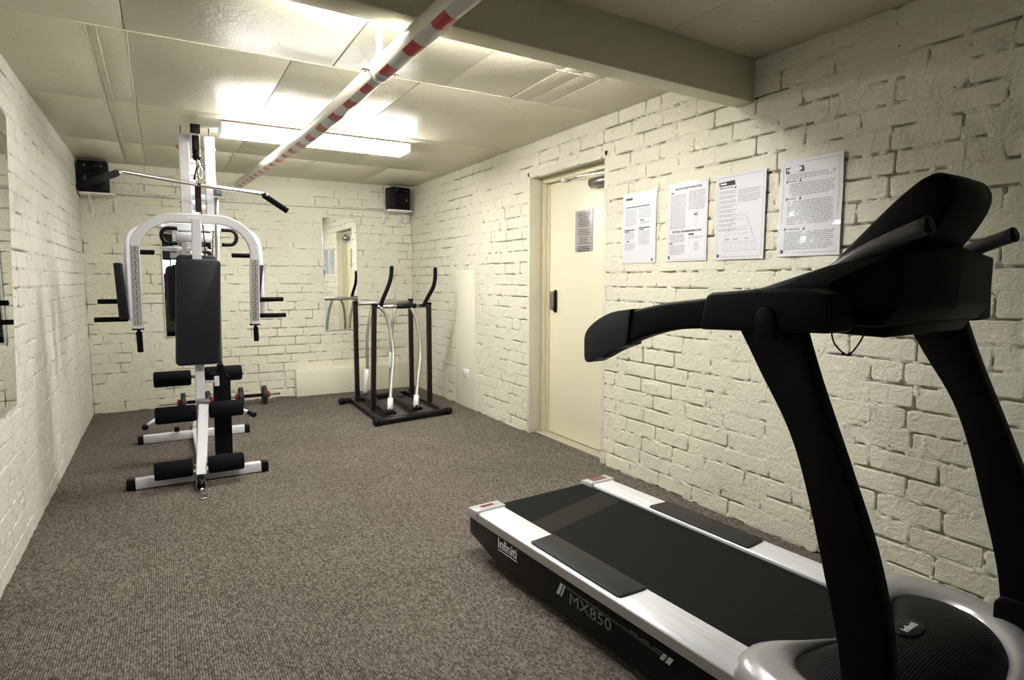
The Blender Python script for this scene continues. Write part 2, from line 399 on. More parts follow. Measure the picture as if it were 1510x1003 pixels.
def mortar_grid(s0, s1, holes, to_world, step, amp=1.0, seed=0.0):
    """uneven mortar and paint between the bricks: proud in places, open cracks in others"""
    ns = int((s1-s0)/step); nzn = int(H/step); vs = []; fs = []; id_ = {}
    for j in range(nzn+1):
        for i in range(ns+1):
            s = s0+(s1-s0)*i/ns; z = H*j/nzn
            n = nz(s*7+seed, z*9) * .6 + nz(s*24, z*30, seed+4)*.62 + nz(s*1.3+seed, z*1.1, 9)*.35
            d = .0010 - n*.0030*amp
            if n < -.12: d += (-.12-n)*.50*amp
            d = min(max(d, .0002) + .0030*nz(s*2.3, z*3.1, 5), .0335)
            id_[(i, j)] = len(vs); vs.append(to_world(s, d, z))
    for j in range(nzn):
        for i in range(ns):
            cs = s0+(s1-s0)*(i+.5)/ns; cz = H*(j+.5)/nzn
            if any(h0 < cs < h1 and z0 < cz < z1 for (h0, h1, z0, z1) in holes): continue
            fs.append([id_[(i, j)], id_[(i+1, j)], id_[(i+1, j+1)], id_[(i, j+1)]])
    g = G(); g.add(vs, fs, True); return g

CAMP = Vector((0, 0, 1.265))
# right wall: s = world y.  seen from -x
DY0, DY1, DZ = 3.215, 4.163, 2.088
holesR = [(DY0, DY1, -.1, DZ)]
twR = lambda s, d, z: Vector((XR+d, s, z))
g = mortar_grid(YF, YB, holesR, twR, .0145, seed=1.0)
g.box(XR+.032, XR+.25, YF-.15, DY0, 0, H); g.box(XR+.032, XR+.25, DY1, YB+.2, 0, H); g.box(XR+.032, XR+.25, DY0, DY1, DZ, H)
wall_right = obj('wall_right', g, M_mortar, kind='structure')
panelR = (5.16, 5.59, 0, 1.36)
brick_wall(wall_right, twR, Matrix.Rotation(R(-90), 4, 'Z'), .75, YB, lambda s, z: (Vector((XR, s, z))-CAMP).length, holesR + [(panelR[0], panelR[1], panelR[2], panelR[3]-.04)], M_brick, M_mortar, 'r')
g = G(); g.box(XR-.004, XR+.03, panelR[0], panelR[1], 0, panelR[3], bev=.006); obj('trim_1', g, M_smooth, kind='structure')
# reveals of the door opening
g = G(); g.box(XR-.002, XR+.20, DY1-.006, DY1+.03, 0, DZ+.03, bev=.005); g.box(XR-.002, XR+.20, DY0-.03, DY0+.006, 0, DZ+.03, bev=.005)
g.box(XR-.002, XR+.20, DY0-.03, DY1+.03, DZ-.004, DZ+.03, bev=.003); obj('trim_2', g, M_brick, kind='structure')

# back wall: s = world x
twB = lambda s, d, z: Vector((s, YB+d, z))
g = mortar_grid(XL-.05, XR+.05, [], twB, .0165, seed=20.0)
g.box(XL-.3, XR+.3, YB+.032, YB+.25, 0, H)
wall_back = obj('wall_back', g, M_mortar, kind='structure')
brick_wall(wall_back, twB, Matrix.Identity(4), XL, XR, lambda s, z: (Vector((s, YB, z))-CAMP).length, [], M_brick, M_mortar, 'b')
# left wall: s = world y, faces +x
twL = lambda s, d, z: Vector((XL-d, s, z))
g = mortar_grid(YF, YB, [], twL, .018, amp=.65, seed=40.0)
g.box(XL-.25, XL-.032, YF-.15, YB+.2, 0, H)
wall_left = obj('wall_left', g, M_mortar_l, kind='structure')
brick_wall(wall_left, twL, Matrix.Rotation(R(90), 4, 'Z'), 1.6, YB, lambda s, z: (Vector((XL, s, z))-CAMP).length, [], M_brick_l, M_mortar_l, 'l', header_rows=(16, 17))
# wall behind the camera with a small daylit window
g = G(); g.box(XL-.2, XR+.2, YF-.15, YF, 0, .95); g.box(XL-.2, XR+.2, YF-.15, YF, 1.75, H); g.box(XL-.2, -.12, YF-.15, YF, .95, 1.75); g.box(.50, XR+.2, YF-.15, YF, .95, 1.75)
obj('wall_front', g, mat('dark_bounce_cut', (0.16, 0.14, 0.09), .6), kind='structure')  # unseen wall, dark colour added to cut light bouncing into the near bay
g = G(); g.box(-.12, -.09, YF-.10, YF-.04, .95, 1.75); g.box(.47, .50, YF-.10, YF-.04, .95, 1.75); g.box(-.09, .47, YF-.10, YF-.04, .95, .98); g.box(-.09, .47, YF-.10, YF-.04, 1.72, 1.75); g.box(.175, .205, YF-.10, YF-.04, .98, 1.72)
win = obj('window_1', g, M_whiteplastic, kind='structure')
M_day = mat('daylit_pane', (0.5, 0.6, 0.7), .2, emit=((0.62, 0.85, 1.0), 1.4))
for a, b in ((-.09, .175), (.205, .47)):
    gw = G(); gw.box(a, b, YF-.075, YF-.068, .98, 1.72); obj('window_pane', gw, M_day, win)

# beam and its rendered base in the corner
g = G()
g.prism([(XL-.05, 1.925), (XR+.05, 2.062), (XR+.05, 2.170), (XL-.05, 2.035)], lambda a, b, d: (a, b, d), 2.14, H+.02, bev=.004)
obj('trim_3', g, M_beam, kind='structure')
# low boxed-in ledge along the back wall
g = G(); g.box(1.20, XR, 6.71, YB+.01, 0, .295, bev=.008); obj('trim_4', g, M_smooth, kind='structure')

# ------------------------------------------------------------------ door
g = G()
fx0 = XR+.105
g.box(fx0, fx0+.10, DY1-.052, DY1-.007, 0, DZ-.056, bev=.003); g.box(fx0+.03, fx0+.10, DY1-.075, DY1-.05, 0, DZ-.06, bev=.002)
g.box(fx0, fx0+.10, DY0+.007, DY0+.052, 0, DZ-.056, bev=.003)
g.box(fx0, fx0+.10, DY0+.007, DY1-.007, DZ-.055, DZ-.005, bev=.003)
obj('trim_5', g, M_frame, kind='structure')
g = G(); g.box(XR+.06, XR+.21, DY0, DY1, 0, .012, bev=.003); obj('trim_6', g, mat('threshold', (0.42, 0.37, 0.28), .5), kind='structure')
dx = fx0+.045
g = G(); g.box(dx, dx+.042, DY0+.05, DY1-.055, .018, DZ-.058, bev=.002)
door = obj('door_1', g, M_door, kind='structure')
# pull handle on a dark rounded plate
g = G(); yh = 4.0
g.prism([(math.cos(t)*.021+(0), (.070 if math.sin(t) > 0 else -.070)+math.sin(t)*.021) for t in [2*math.pi*k/20 for k in range(20)]], lambda a, b, d: (dx-d, yh+a, 1.098+b), 0, .010, bev=.003)
plate = obj('handle_plate', g, M_black, door, local=False)
g = G(); g.prism([(math.cos(t)*.013, (.060 if math.sin(t) > 0 else -.060)+math.sin(t)*.013) for t in [2*math.pi*k/16 for k in range(16)]], lambda a, b, d: (dx-d, yh+.012+a, 1.105+b), .008, .045, bev=.004)
obj('door_handle', g, M_bronze, door)
g = G(); g.lathe([(.012, 0), (.012, .02), (.008, .024)], (dx, yh+.035, 1.035), (-1, 0, 0), 14); obj('lock_cylinder', g, M_bronze, door)
# closer: cylinder body and folding arm
g = G(); g.cyl((dx-.036, 3.255, 1.955), (dx-.036, 3.515, 1.955), .033, 20, bev=.008)
closer = obj('door_closer', g, M_bronze, door)
g = G(); g.box(dx-.05, dx-.004, 3.28, 3.45, 1.925, 1.985, bev=.006); obj('closer_bracket', g, M_bronze, closer)
g = G(); g.cyl((dx-.03, 3.33, 1.92), (dx-.03, 3.33, 2.02), .012, 12); g.bar([(dx-.03, 3.33, 2.012), (dx-.075, 3.62, 2.015)], .018, .006); obj('closer_arm', g, M_chrome, closer)
g = G(); g.bar([(dx-.075, 3.62, 2.018), (dx-.02, 3.86, 2.028)], .016, .006); g.box(dx-.045, dx-.01, 3.84, 3.88, 2.015, 2.038, bev=.003); obj('closer_arm', g, M_whiteplastic, closer)

# notice on the door
FLr = random.Random(3)
def para(g, x0, x1, ytop, n, lh, th, fn, center=False, rag=.25):
    """n lines of small print as flat word marks"""
    for i in range(n):
        y = ytop-i*lh; W = x1-x0; e = x1 - (W*rag*FLr.random() if (i == n-1 or center) else W*.06*FLr.random())
        s = x0
        if center: s = x0+(x1-e); e = e
        while s < e-.003:
            wl = min(FLr.uniform(.006, .022), e-s); g.quad(s, y-th, s+wl, y, fn); s += wl+.0032
    return ytop-n*lh
def wallpage(y_left, z0, tilt, bow, xbase):
    """page x to the right (world -y), page y up; returns fn(a,b,lift)"""
    ct, st = math.cos(tilt), math.sin(tilt)
    def fn(a, b, lift=0.0):
        aa = a*ct-b*st; bb = a*st+b*ct
        return Vector((xbase-.004-bow(a, b)-lift, y_left-aa, z0+bb))
    return fn
g = G(); sx_ = dx-.003
sg = lambda a, b, lift=0.0: Vector((sx_-lift, 3.742-a, 1.477+b))
g.prism([(0, 0), (.213, 0), (.213, .305), (0, .305)], lambda a, b, d: sg(a, b, d-.003), 0, .004, bev=.001)
sign = tag(obj('door_notice', g, M_signgrey), 'small grey notice with centred black text fixed on the cream door', 'sign')
g = G(); f1 = lambda a, b: sg(a, b, .0018)
y = para(g, .02, .193, .285, 8, .0135, .006, f1, True, .18); y = para(g, .03, .183, y-.012, 4, .0135, .005, f1, True, .3); y = para(g, .03, .183, y-.008, 4, .0135, .005, f1, True, .3)
para(g, .02, .193, y-.010, 3, .0145, .008, f1, True, .2)
obj('print', g, M_ink, sign, kind='stuff')

# ------------------------------------------------------------------ posters on the right wall
def page_mesh(W, Hh, fn):
    g = G(); nx, ny = 8, 10; vs = []; n = (nx+1)*(ny+1)
    for lift in (.0012, -.0006):
        for j in range(ny+1):
            for i in range(nx+1): vs.append(fn(W*i/nx, Hh*j/ny, lift))
    fs = [[j*(nx+1)+i, j*(nx+1)+i+1, (j+1)*(nx+1)+i+1, (j+1)*(nx+1)+i] for j in range(ny) for i in range(nx)]
    fs += [[n+q for q in reversed(f)] for f in fs[:nx*ny]]
    per = [i for i in range(nx)] + [j*(nx+1)+nx for j in range(ny)] + [ny*(nx+1)+i for i in range(nx, 0, -1)] + [j*(nx+1) for j in range(ny, 0, -1)]
    fs += [[per[q], n+per[q], n+per[(q+1) % len(per)], per[(q+1) % len(per)]] for q in range(len(per))]
    g.add(vs, fs, False); return g
def poster(y_left, z0, W, Hh, tilt, bow, label):
    fn = wallpage(y_left, z0, tilt, bow, XR)
    o = tag(obj('instruction_poster', page_mesh(W, Hh, fn), M_paper), label, 'poster', 'laminated instruction posters by the door')
    return o, fn, (lambda a, b: fn(a, b, .0019))
def border(g, W, Hh, f, in_=.014, w_=.0018): g.stroke([(in_, in_), (W-in_, in_), (W-in_, Hh-in_), (in_, Hh-in_)], w_, f, True)

# 1
p, fn, f = poster(3.018, 1.371, .301, .434, 0, lambda a, b: .003*math.sin(b*7), 'leftmost laminated poster beside the door, two thin columns with blank lower part')
g = G(); g.quad(.028, .392, .090, .407, f); g.quad(.028, .345, .245, .351, f); g.quad(.022, .205, .115, .211, f); g.quad(.022, .196, .07, .201, f); g.quad(.155, .213, .25, .219, f); g.quad(.155, .204, .20, .209, f)
g.quad(.165, .260, .197, .266, f); g.quad(.040, .135, .066, .141, f); g.quad(.265, .012, .278, .026, f); obj('heading', g, M_ink, p, kind='stuff')
g = G(); para(g, .025, .13, .335, 12, .0088, .0030, f); para(g, .15, .265, .335, 7, .0088, .0030, f); para(g, .165, .265, .253, 2, .0088, .003, f)
para(g, .025, .115, .19, 5, .0088, .003, f); para(g, .025, .12, .125, 5, .0088, .003, f); para(g, .15, .25, .198, 10, .0088, .003, f); obj('small_print', g, M_ink2, p, kind='stuff')
# 2
p, fn, f = poster(2.622, 1.375, .300, .44, 0, lambda a, b: .004*(a/.3)**2, 'second laminated poster from the door, text headings IMPORTANT SAFETY INSTRUCTIONS')
g = G(); text_geo(g, 'IMPORTANT SAFETY INSTRUCTIONS', .0155, f, .155, .405, .78, bold=.0006); text_geo(g, 'ELECTRICAL GROUNDING INSTRUCTIONS', .0150, f, .150, .166, .76, bold=.0006)
g.quad(.022, .383, .05, .389, f); g.quad(.165, .143, .205, .152, f); g.quad(.02, .098, .045, .104, f); g.quad(.012, .014, .024, .030, f); obj('heading', g, M_ink, p, kind='stuff')
g = G(); border(g, .30, .44, f, .010, .0012); para(g, .022, .145, .375, 24, .0082, .0035, f); para(g, .16, .285, .385, 13, .0082, .0035, f)
para(g, .02, .14, .152, 6, .0082, .0035, f); para(g, .02, .14, .090, 7, .0082, .0035, f); para(g, .165, .28, .135, 2, .0082, .003, f)
g.stroke([(.195, .268), (.235, .268), (.232, .235), (.222, .200), (.208, .200), (.198, .235)], .0014, f, True); g.quad(.203, .248, .228, .262, f)
g.stroke([(.165, .112), (.168, .085), (.185, .070), (.188, .045), (.172, .038)], .0012, f); para(g, .205, .245, .105, 6, .009, .003, f); obj('small_print', g, M_ink2, p, kind='stuff')
# 3
p, fn, f = poster(2.268, 1.374, .309, .437, 0, lambda a, b: .003+.005*(a/.3)**3, 'third laminated poster from the door, with a drawing of a dome shaped control panel')
g = G(); g.poly([(.022, .380), (.125, .380), (.118, .405), (.018, .400)], f); g.quad(.018, .012, .032, .028, f); obj('heading', g, M_ink, p, kind='stuff')
g = G(); g.poly([(.028, .365), (.034, .365), (.040, .376), (.031, .376)], f); g.poly([(.118, .363), (.124, .374), (.128, .374), (.128, .361)], f); obj('red_mark', g, mat('dark_red_ink', (.10, .008, .012), .5), p, kind='stuff')
fw_ = lambda a, b: fn(a, b, .0024)
g = G(); g.quad(.028, .387, .068, .395, fw_); obj('white_print', g, M_whiteplastic, p)
g = G(); border(g, .309, .437, f, .014, .0014); para(g, .040, .116, .373, 1, .01, .0065, f)
for q in range(9): para(g, .024, .135, .352-q*.024, 2, .008, .003, f)
para(g, .145, .285, .352, 3, .008, .003, f); para(g, .145, .285, .325, 5, .008, .003, f)
dome = [(.055, .045), (.058, .085), (.072, .120), (.090, .160), (.108, .200), (.135, .222), (.165, .228), (.195, .218), (.215, .190), (.232, .150), (.250, .105), (.262, .080), (.262, .045)]
g.stroke(dome, .0014, f, True); g.stroke([(.112, .165), (.115, .205), (.205, .205), (.212, .165)], .001, f, True); g.stroke([(.062, .090), (.252, .090)], .0012, f); g.stroke([(.060, .080), (.255, .080)], .001, f)
g.stroke([(.115, .152), (.210, .152)], .002, f); g.stroke([(.115, .130), (.210, .130)], .0015, f); g.quad(.075, .100, .095, .106, f); g.quad(.120, .102, .150, .106, f); g.quad(.190, .102, .215, .106, f)
for yy in (.155, .145, .130): g.quad(.092, yy, .098, yy+.004, f); g.quad(.228, yy, .234, yy+.004, f)
for q in range(6): g.stroke([(.07+q*.032, .05), (.075+q*.032, .072), (.088+q*.032, .050)], .001, f)
obj('small_print', g, M_ink2, p, kind='stuff')
# 4
bow4 = lambda a, b: .004+.010*(a/.31)**2*(b/.44)+.004*math.sin(a*22+b*14)
p, fn, f = poster(1.884, 1.379, .310, .442, 0, bow4, 'rightmost and nearest laminated poster, densely printed with three sections, curling at its top corner')
g = G(); g.poly([(.030, .382), (.128, .385), (.122, .412), (.026, .410)], f); g.quad(.020, .014, .033, .030, f); obj('heading', g, M_ink, p, kind='stuff')
g = G(); fw_ = lambda a, b: fn(a, b, .0024)
para(g, .034, .116, .405, 1, .01, .011, fw_); obj('white_print', g, M_whiteplastic, p)
g = G()
for yy, xe in ((.345, .105), (.265, .105), (.125, .128)):
    g.poly([(.032, yy-.006), (.037, yy-.006), (.045, yy+.006), (.034, yy+.006)], f); g.poly([(xe-.004, yy-.006), (xe+.003, yy+.007), (xe+.007, yy+.007), (xe+.007, yy-.006)], f)
obj('red_mark', g, mat('dark_red_ink', (.10, .008, .012), .5), p, kind='stuff')
g = G(); border(g, .31, .442, f, .016, .0014)
[para(g, .048, xe_, yy_+.0035, 1, .01, .0065, f) for yy_, xe_ in ((.345, .098), (.265, .098), (.125, .121))]
para(g, .035, .285, .375, 3, .0085, .0035, f); para(g, .050, .280, .333, 7, .0085, .0035, f); para(g, .042, .275, .253, 13, .0085, .0035, f); para(g, .035, .285, .112, 10, .0085, .0035, f)
obj('small_print', g, M_ink2, p, kind='stuff')

# wall socket
t = thing('wall_socket', 'white double power socket on the smooth plaster strip left of the door', 'socket', (XR-.004, 5.33, .345))
g = G(); g.box(XR-.016, XR-.003, 5.272, 5.392, .305, .385, bev=.004); obj('face_plate', g, M_whiteplastic, t)
for k in (5.300, 5.362):
    g = G(); g.box(XR-.0195, XR-.015, k-.008, k+.008, .362, .378, bev=.0015); obj('switch', g, M_whiteplastic, t)
g = G()
for k in (5.300, 5.362): g.box(XR-.0168, XR-.0155, k-.010, k-.006, .330, .342); g.box(XR-.0168, XR-.0155, k+.006, k+.010, .330, .342); g.box(XR-.0168, XR-.0155, k-.002, k+.002, .316, .326)
obj('socket_slot', g, M_black, t, kind='stuff')

# ------------------------------------------------------------------ ceiling light fittings
def fitting(y0, y1, x0, x1, label, z1=H-.011, shade=.07, power=TUBE):
    t = thing('fluorescent_light', label, 'ceiling light', ((x0+x1)/2, (y0+y1)/2, z1))
    g = G(); g.box(x0, x1, y0-.004, y1+.004, z1-.012, z1, bev=.002); obj('housing', g, mat('housing_shadow_line', (0.20, 0.17, 0.12), .5), t)  # thin housing, its dark colour painted in for the shadow gap at the ceiling
    g = G(); yc = (y0+y1)/2; hw = (y1-y0)/2
    pr = [(yc-hw, z1-.0125), (yc-hw*.96, z1-shade*.72), (yc-hw*.78, z1-shade), (yc+hw*.78, z1-shade), (yc+hw*.96, z1-shade*.72), (yc+hw, z1-.0125)]
    g.prism(pr, lambda a, b, d: (d, a, b), x0+.006, x1-.006)
    obj('diffuser', g, mat('lit_diffuser_%d' % power, (0.9, 0.9, 0.88), .4, emit=(TUBE_COL, power)), t)
    for xe in (x0, x1):
        g = G(); g.box(xe-.006, xe+.006, y0, y1, z1-shade-.001, z1-.006, bev=.003); obj('end_cap', g, M_whiteplastic, t)
    return t
fitting(4.60, 4.86, .40, 1.74, 'long glowing fluorescent light on the far ceiling behind the taped pipe', power=22.0)
fitting(2.205, 2.335, .35, 1.78, 'fluorescent light tucked behind the ceiling beam', z1=2.312, shade=.065, power=31.0)

# ------------------------------------------------------------------ pipe with hazard tape
A = Vector((.862, YF-.02, 2.082)); B = Vector((.757, 3.572, 2.082)); D = Vector((.722, YB+.02, 2.231)); PR = .0405
t = thing('ceiling_pipe', 'cream pipe with red and white striped tape running under the ceiling', 'pipe', tuple(B))
g = G(); g.tube([A, B.lerp(A, .02), B.lerp(D, .02), D], PR, 24); obj('pipe', g, M_pipe, t)
def tape(y0, y1, m, name, rr=PR+.0014):
    g = G(); n = 10; k = 5; vs = []
    for j in range(k+1):
        y = y0+(y1-y0)*j/k
        c = A.lerp(B, (y-A.y)/(B.y-A.y)) if y < B.y else B.lerp(D, (y-B.y)/(D.y-B.y))
        for i in range(n+1):
            a = R(222 + (352-222)*i/n + 5*math.sin(y*3.1)) ; skew = .015*(i/n-.5)
            q = rr + .0012*math.sin(y*17+i) + (.004*math.sin(math.pi*i/n) if y > 3.0 and y < 4.2 else 0)
            vs.append((c.x+q*math.cos(a), y+skew, c.z+q*math.sin(a)))
    fs = [[j*(n+1)+i, j*(n+1)+i+1, (j+1)*(n+1)+i+1, (j+1)*(n+1)+i] for j in range(k) for i in range(n)]
    g.add(vs, fs, True); obj(name, g, m, t)
y = 1.71-.25*9
while y < 6.6:
    tape(y, y+.105, M_redtape, 'red_stripe'); tape(y+.105, y+.25, M_whitetape, 'white_stripe'); y += .25
# hanger
hc = A.lerp(B, (2.37-A.y)/(B.y-A.y))
t2 = thing('pipe_hanger', 'cream metal clamp and strap holding the taped pipe behind the beam', 'pipe clamp', (hc.x, hc.y, H))
g = G(); n = 28
for k in range(n):
    a0, a1 = 2*math.pi*k/n, 2*math.pi*(k+1)/n; ri, ro_ = PR+.002, PR+.006
    vs = [(hc.x+r_*math.cos(a), hc.y+d_, hc.z+r_*math.sin(a)) for a in (a0, a1) for d_ in (-.012, .012) for r_ in (ri, ro_)]
    g.add(vs, [[0, 4, 5, 1], [2, 3, 7, 6], [1, 5, 7, 3], [0, 2, 6, 4]], True)
obj('clamp_ring', g, M_pipe, t2)
for sx in (-1, 1):
    g = G(); g.box(hc.x+sx*(PR+.004), hc.x+sx*(PR+.034), hc.y-.013, hc.y+.013, hc.z+.002, hc.z+.009, bev=.002); g.box(hc.x+sx*(PR+.004), hc.x+sx*(PR+.034), hc.y-.013, hc.y+.013, hc.z-.009, hc.z-.002, bev=.002)
    g.cyl((hc.x+sx*(PR+.020), hc.y, hc.z-.018), (hc.x+sx*(PR+.020), hc.y, hc.z+.022), .006, 8); obj('clamp_ear', g, M_pipe, t2)
g = G(); g.bar([(hc.x-.004, hc.y, hc.z+PR+.002), (hc.x-.004, hc.y+.004, H-.004)], .022, .005); obj('strap', g, M_pipe, t2)

# ------------------------------------------------------------------ mirrors
def mirror_back(x0, x1, z0, z1, label):
    t = thing('wall_mirror', label, 'mirror', ((x0+x1)/2, YB-.006, z0), 'mirrors on the back wall')
    g = G(); g.box(x0, x1, YB-.016, YB-.008, z0, z1, bev=.002); obj('backing', g, M_mirror_edge, t)
    g = G(); g.box(x0+.010, x1-.010, YB-.0185, YB-.0165, z0+.010, z1-.010); obj('glass', g, M_mirror, t)
mirror_back(1.530, 1.918, .705, 1.955, 'narrow tall mirror on the back wall above the low ledge')
mirror_back(.004, .452, .70, 1.90, 'mirror on the back wall behind the white exercise tower')
t = thing('wall_mirror', 'large mirror at the left edge of the photo on the left wall', 'mirror', (XL+.01, 2.7, .69))
Mx = Matrix.Identity(4)
g = G(); g.prism([(3.775-.02, 2.032), (3.735, 2.045), (1.70, 2.045), (1.70, .692), (3.494, .692)][::-1], lambda a, b, d: (XL+d, a, b), .006, .012, bev=.001); obj('backing', g, M_mirror_edge, t)
g = G(); g.prism([(3.745, 2.026), (3.73, 2.036), (1.705, 2.036), (1.705, .700), (3.486, .700)][::-1], lambda a, b, d: (XL+d, a, b), .0125, .0140); obj('glass', g, M_mirror, t)

# ------------------------------------------------------------------ speakers on shelves, cable, alarm box
def shelf(x0, x1, label, zs, bx):
    t = thing('speaker_shelf', label, 'shelf', ((x0+x1)/2, YB, zs), 'small white corner shelves')
    g = G(); g.box(x0, x1, 6.58, YB, zs-.016, zs, bev=.002); obj('board', g, M_whiteplastic, t)
    for x in bx:
        g = G(); g.box(x-.010, x+.010, YB-.008, YB-.001, zs-.165, zs-.016, bev=.001); g.bar([(x, YB-.004, zs-.15), (x, 6.62, zs-.022)], .012, .006); obj('bracket', g, M_whiteplastic, t)
def speaker(x0, x1, z0, z1, yf, label, rot):
    t = thing('loudspeaker', label, 'speaker', ((x0+x1)/2, yf+.085, z0), 'black loudspeakers near the ceiling', rotz=rot)
    w_ = (x1-x0)/2; h = z1-z0
    g = G(); g.box(-w_, w_, -.085, .085, .002, h, bev=.012); cab = obj('cabinet', g, M_black, t, local=True)
    g = G(); g.lathe([(w_*.72, 0), (w_*.74, .004), (w_*.62, .008), (w_*.58, .003), (w_*.25, -.010), (w_*.1, -.004)], (0, -.0855, h*.42), (0, -1, 0), 28); obj('woofer', g, M_tread_gl, t, local=True)
    g = G(); g.lathe([(.022, 0), (.022, .005), (.012, .007)], (0, -.0855, h*.84), (0, -1, 0), 18); obj('tweeter', g, M_tread_gl, t, local=True)
    for sx in (-1, 1): g = G(); g.lathe([(.007, 0), (.006, .003)], (sx*w_*.55, -.0855, h*.84), (0, -1, 0), 10); obj('screw', g, M_bronze, t, local=True)
shelf(-.60, -.330, 'white bracket shelf in the left back corner under the black speaker', 2.040, (-.53, -.345))
shelf(2.215, 2.50, 'white bracket shelf in the right back corner under the black speaker', 2.052, (2.228, 2.41))
speaker(-.600, -.375, 2.042, 2.318, 6.60, 'black loudspeaker in the left back corner behind the chrome bar', 0)
speaker(2.250, 2.485, 2.054, 2.305, 6.60, 'black loudspeaker in the right back corner above the stepper', R(8))
g = G(); P = [Vector((x, YB-.006+.002*math.sin(x*9), 2.053-.006*math.sin((x+.35)/2.5*math.pi))) for x in [-.335+.1*i for i in range(26)]] + [Vector((2.20, YB-.006, 2.045)), Vector((2.24, YB-.01, 2.075))]
g.tube(P, .0035, 6); single('speaker_cable', g, M_ink2, 'thin cable running along the back wall between the two speaker shelves', 'cable')
t = thing('sensor_box', 'small white box on the back wall just below the right speaker shelf', 'wall box', (2.49, YB, 1.93))
g = G(); g.box(2.452, 2.525, YB-.045, YB-.001, 1.925, 2.030, bev=.006); obj('case', g, M_whiteplastic, t)
g = G(); g.box(2.470, 2.474, YB-.047, YB-.044, 1.935, 2.02); g.box(2.500, 2.504, YB-.047, YB-.044, 1.935, 2.02); obj('groove', g, M_ink2, t)

# ------------------------------------------------------------------ walking stepper in the far right corner
t = thing('air_walker', 'black and silver walking exerciser standing in the back right corner', 'exercise machine', (1.93, 5.6, 0))
def part(n, g, m, lab=None): return obj(n, g, m, t, label=lab)
fa, fb = Vector((1.53, 5.02, .035)), Vector((2.315, 5.155, .035)); ra, rb = Vector((1.50, 6.085, .035)), Vector((2.33, 6.215, .035))
for (a, b) in ((fa, fb), (ra, rb)):
    d = (b-a).normalized()
    g = G(); g.tube([a+d*.03, b-d*.03], .028, 16); f_ = part('foot_tube', g, M_blacktube)
    for q, e in ((a, 1), (b, -1)):
        g = G(); g.cyl(q, q+d*.05*e, .034, 16, bev=.005); obj('rubber_cap', g, M_black, f_)
g = G(); g.bar([(1.632, 6.10, .045), (1.600, 5.04, .045)], .045, .03); part('side_rail', g, M_blacktube)
g = G(); g.bar([(2.262, 6.20, .045), (2.240, 5.15, .045)], .045, .03); part('side_rail', g, M_blacktube)
posts = {'fl': ((1.645, 5.42), 1.030), 'fr': ((2.244, 5.50), 1.030), 'rl': ((1.640, 5.925), 1.035), 'rr': ((2.252, 6.02), 1.050)}
for k, ((x, y), h) in posts.items():
    xt = x + (.03 if k == 'fl' else 0)
    g = G(); g.bar([(x, y, .05), (xt, y, h)], .042, .042); o = part('post', g, M_blacktube)
    g = G(); g.box(xt-.024, xt+.024, y-.024, y+.024, h, h+.02, bev=.005); obj('post_cap', g, M_black, o)
yF = lambda x: 5.42+(x-1.645)*.133; yR = lambda x: 5.925+(x-1.64)*.155
g = G(); g.tube([(1.69, yF(1.69), 1.018), (2.23, yF(2.23), 1.018)], .019, 14); cb = part('crossbar', g, M_chrome)
g = G(); g.tube([(1.90, yF(1.90), 1.018), (2.10, yF(2.10), 1.018)], .024, 14); obj('sleeve', g, M_black, cb)
g = G(); g.tube([(1.66, yR(1.66), 1.030), (2.24, yR(2.24), 1.036)], .019, 14); part('crossbar', g, M_silver)
def arm(pts, bush, m=M_silver):
    g = G(); g.tube(pts, .0165, 12, sm=5); o = part('swing_arm', g, m)
    g = G(); g.cyl(bush[0], bush[1], .0255, 14, bev=.003); obj('bushing', g, M_whiteplastic, o)
arm([(1.735, 5.43, 1.018), (1.800, 5.42, .90), (1.828, 5.36, .60), (1.765, 5.25, .30), (1.722, 5.17, .10)], ((1.742, 5.205, .20), (1.725, 5.175, .095)))
arm([(2.045, 5.475, 1.018), (2.098, 5.45, .87), (2.112, 5.40, .57), (2.04, 5.30, .28), (1.998, 5.24, .10)], ((2.016, 5.265, .19), (1.999, 5.242, .085)))
arm([(1.830, 5.95, 1.03), (1.790, 5.93, .90), (1.755, 5.93, .70), (1.750, 5.93, .40), (1.720, 5.94, .10)], ((1.746, 5.93, .37), (1.722, 5.938, .13)))
arm([(2.090, 5.99, 1.03), (2.045, 5.98, .86), (2.025, 5.98, .65), (2.010, 5.98, .35), (2.000, 5.98, .12)], ((2.020, 5.98, .52), (2.012, 5.98, .36)))
for pts in ([(1.735, 5.43, 1.02), (1.765, 5.42, 1.10), (1.815, 5.41, 1.22), (1.838, 5.41, 1.30), (1.845, 5.41, 1.378)], [(2.190, 5.49, 1.02), (2.215, 5.46, 1.09), (2.262, 5.42, 1.20), (2.278, 5.41, 1.29), (2.280, 5.41, 1.370)]):
    g = G(); g.tube(pts, .019, 12, sm=5); o = part('handlebar', g, M_blackfoam)
    g = G(); g.ball(pts[-1], .020); obj('end_cap', g, M_black, o)
for (a, b) in (((1.715, 5.12), (1.745, 6.02)), ((1.990, 5.18), (2.035, 6.05))):
    A2, B2 = Vector((*a, .075)), Vector((*b, .09)); d = (B2-A2)
    g = G(); g.bar([A2, B2], .11, .028, c=.01); o = part('foot_pedal', g, M_black)
    g = G(); g.bar([A2+d*.08+Vector((0, 0, .018)), A2+d*.42+Vector((0, 0, .018))], .09, .010); obj('grip_mat', g, M_padrub, o)
    g = G(); g.bar([A2+d*.60+Vector((0, 0, .018)), A2+d*.93+Vector((0, 0, .018))], .09, .010); obj('grip_mat', g, M_padrub, o)
    g = G(); g.cyl(A2+Vector((0, .02, .01)), A2+Vector((0, .02, .06)), .010, 8); obj('bolt', g, M_chrome, o)

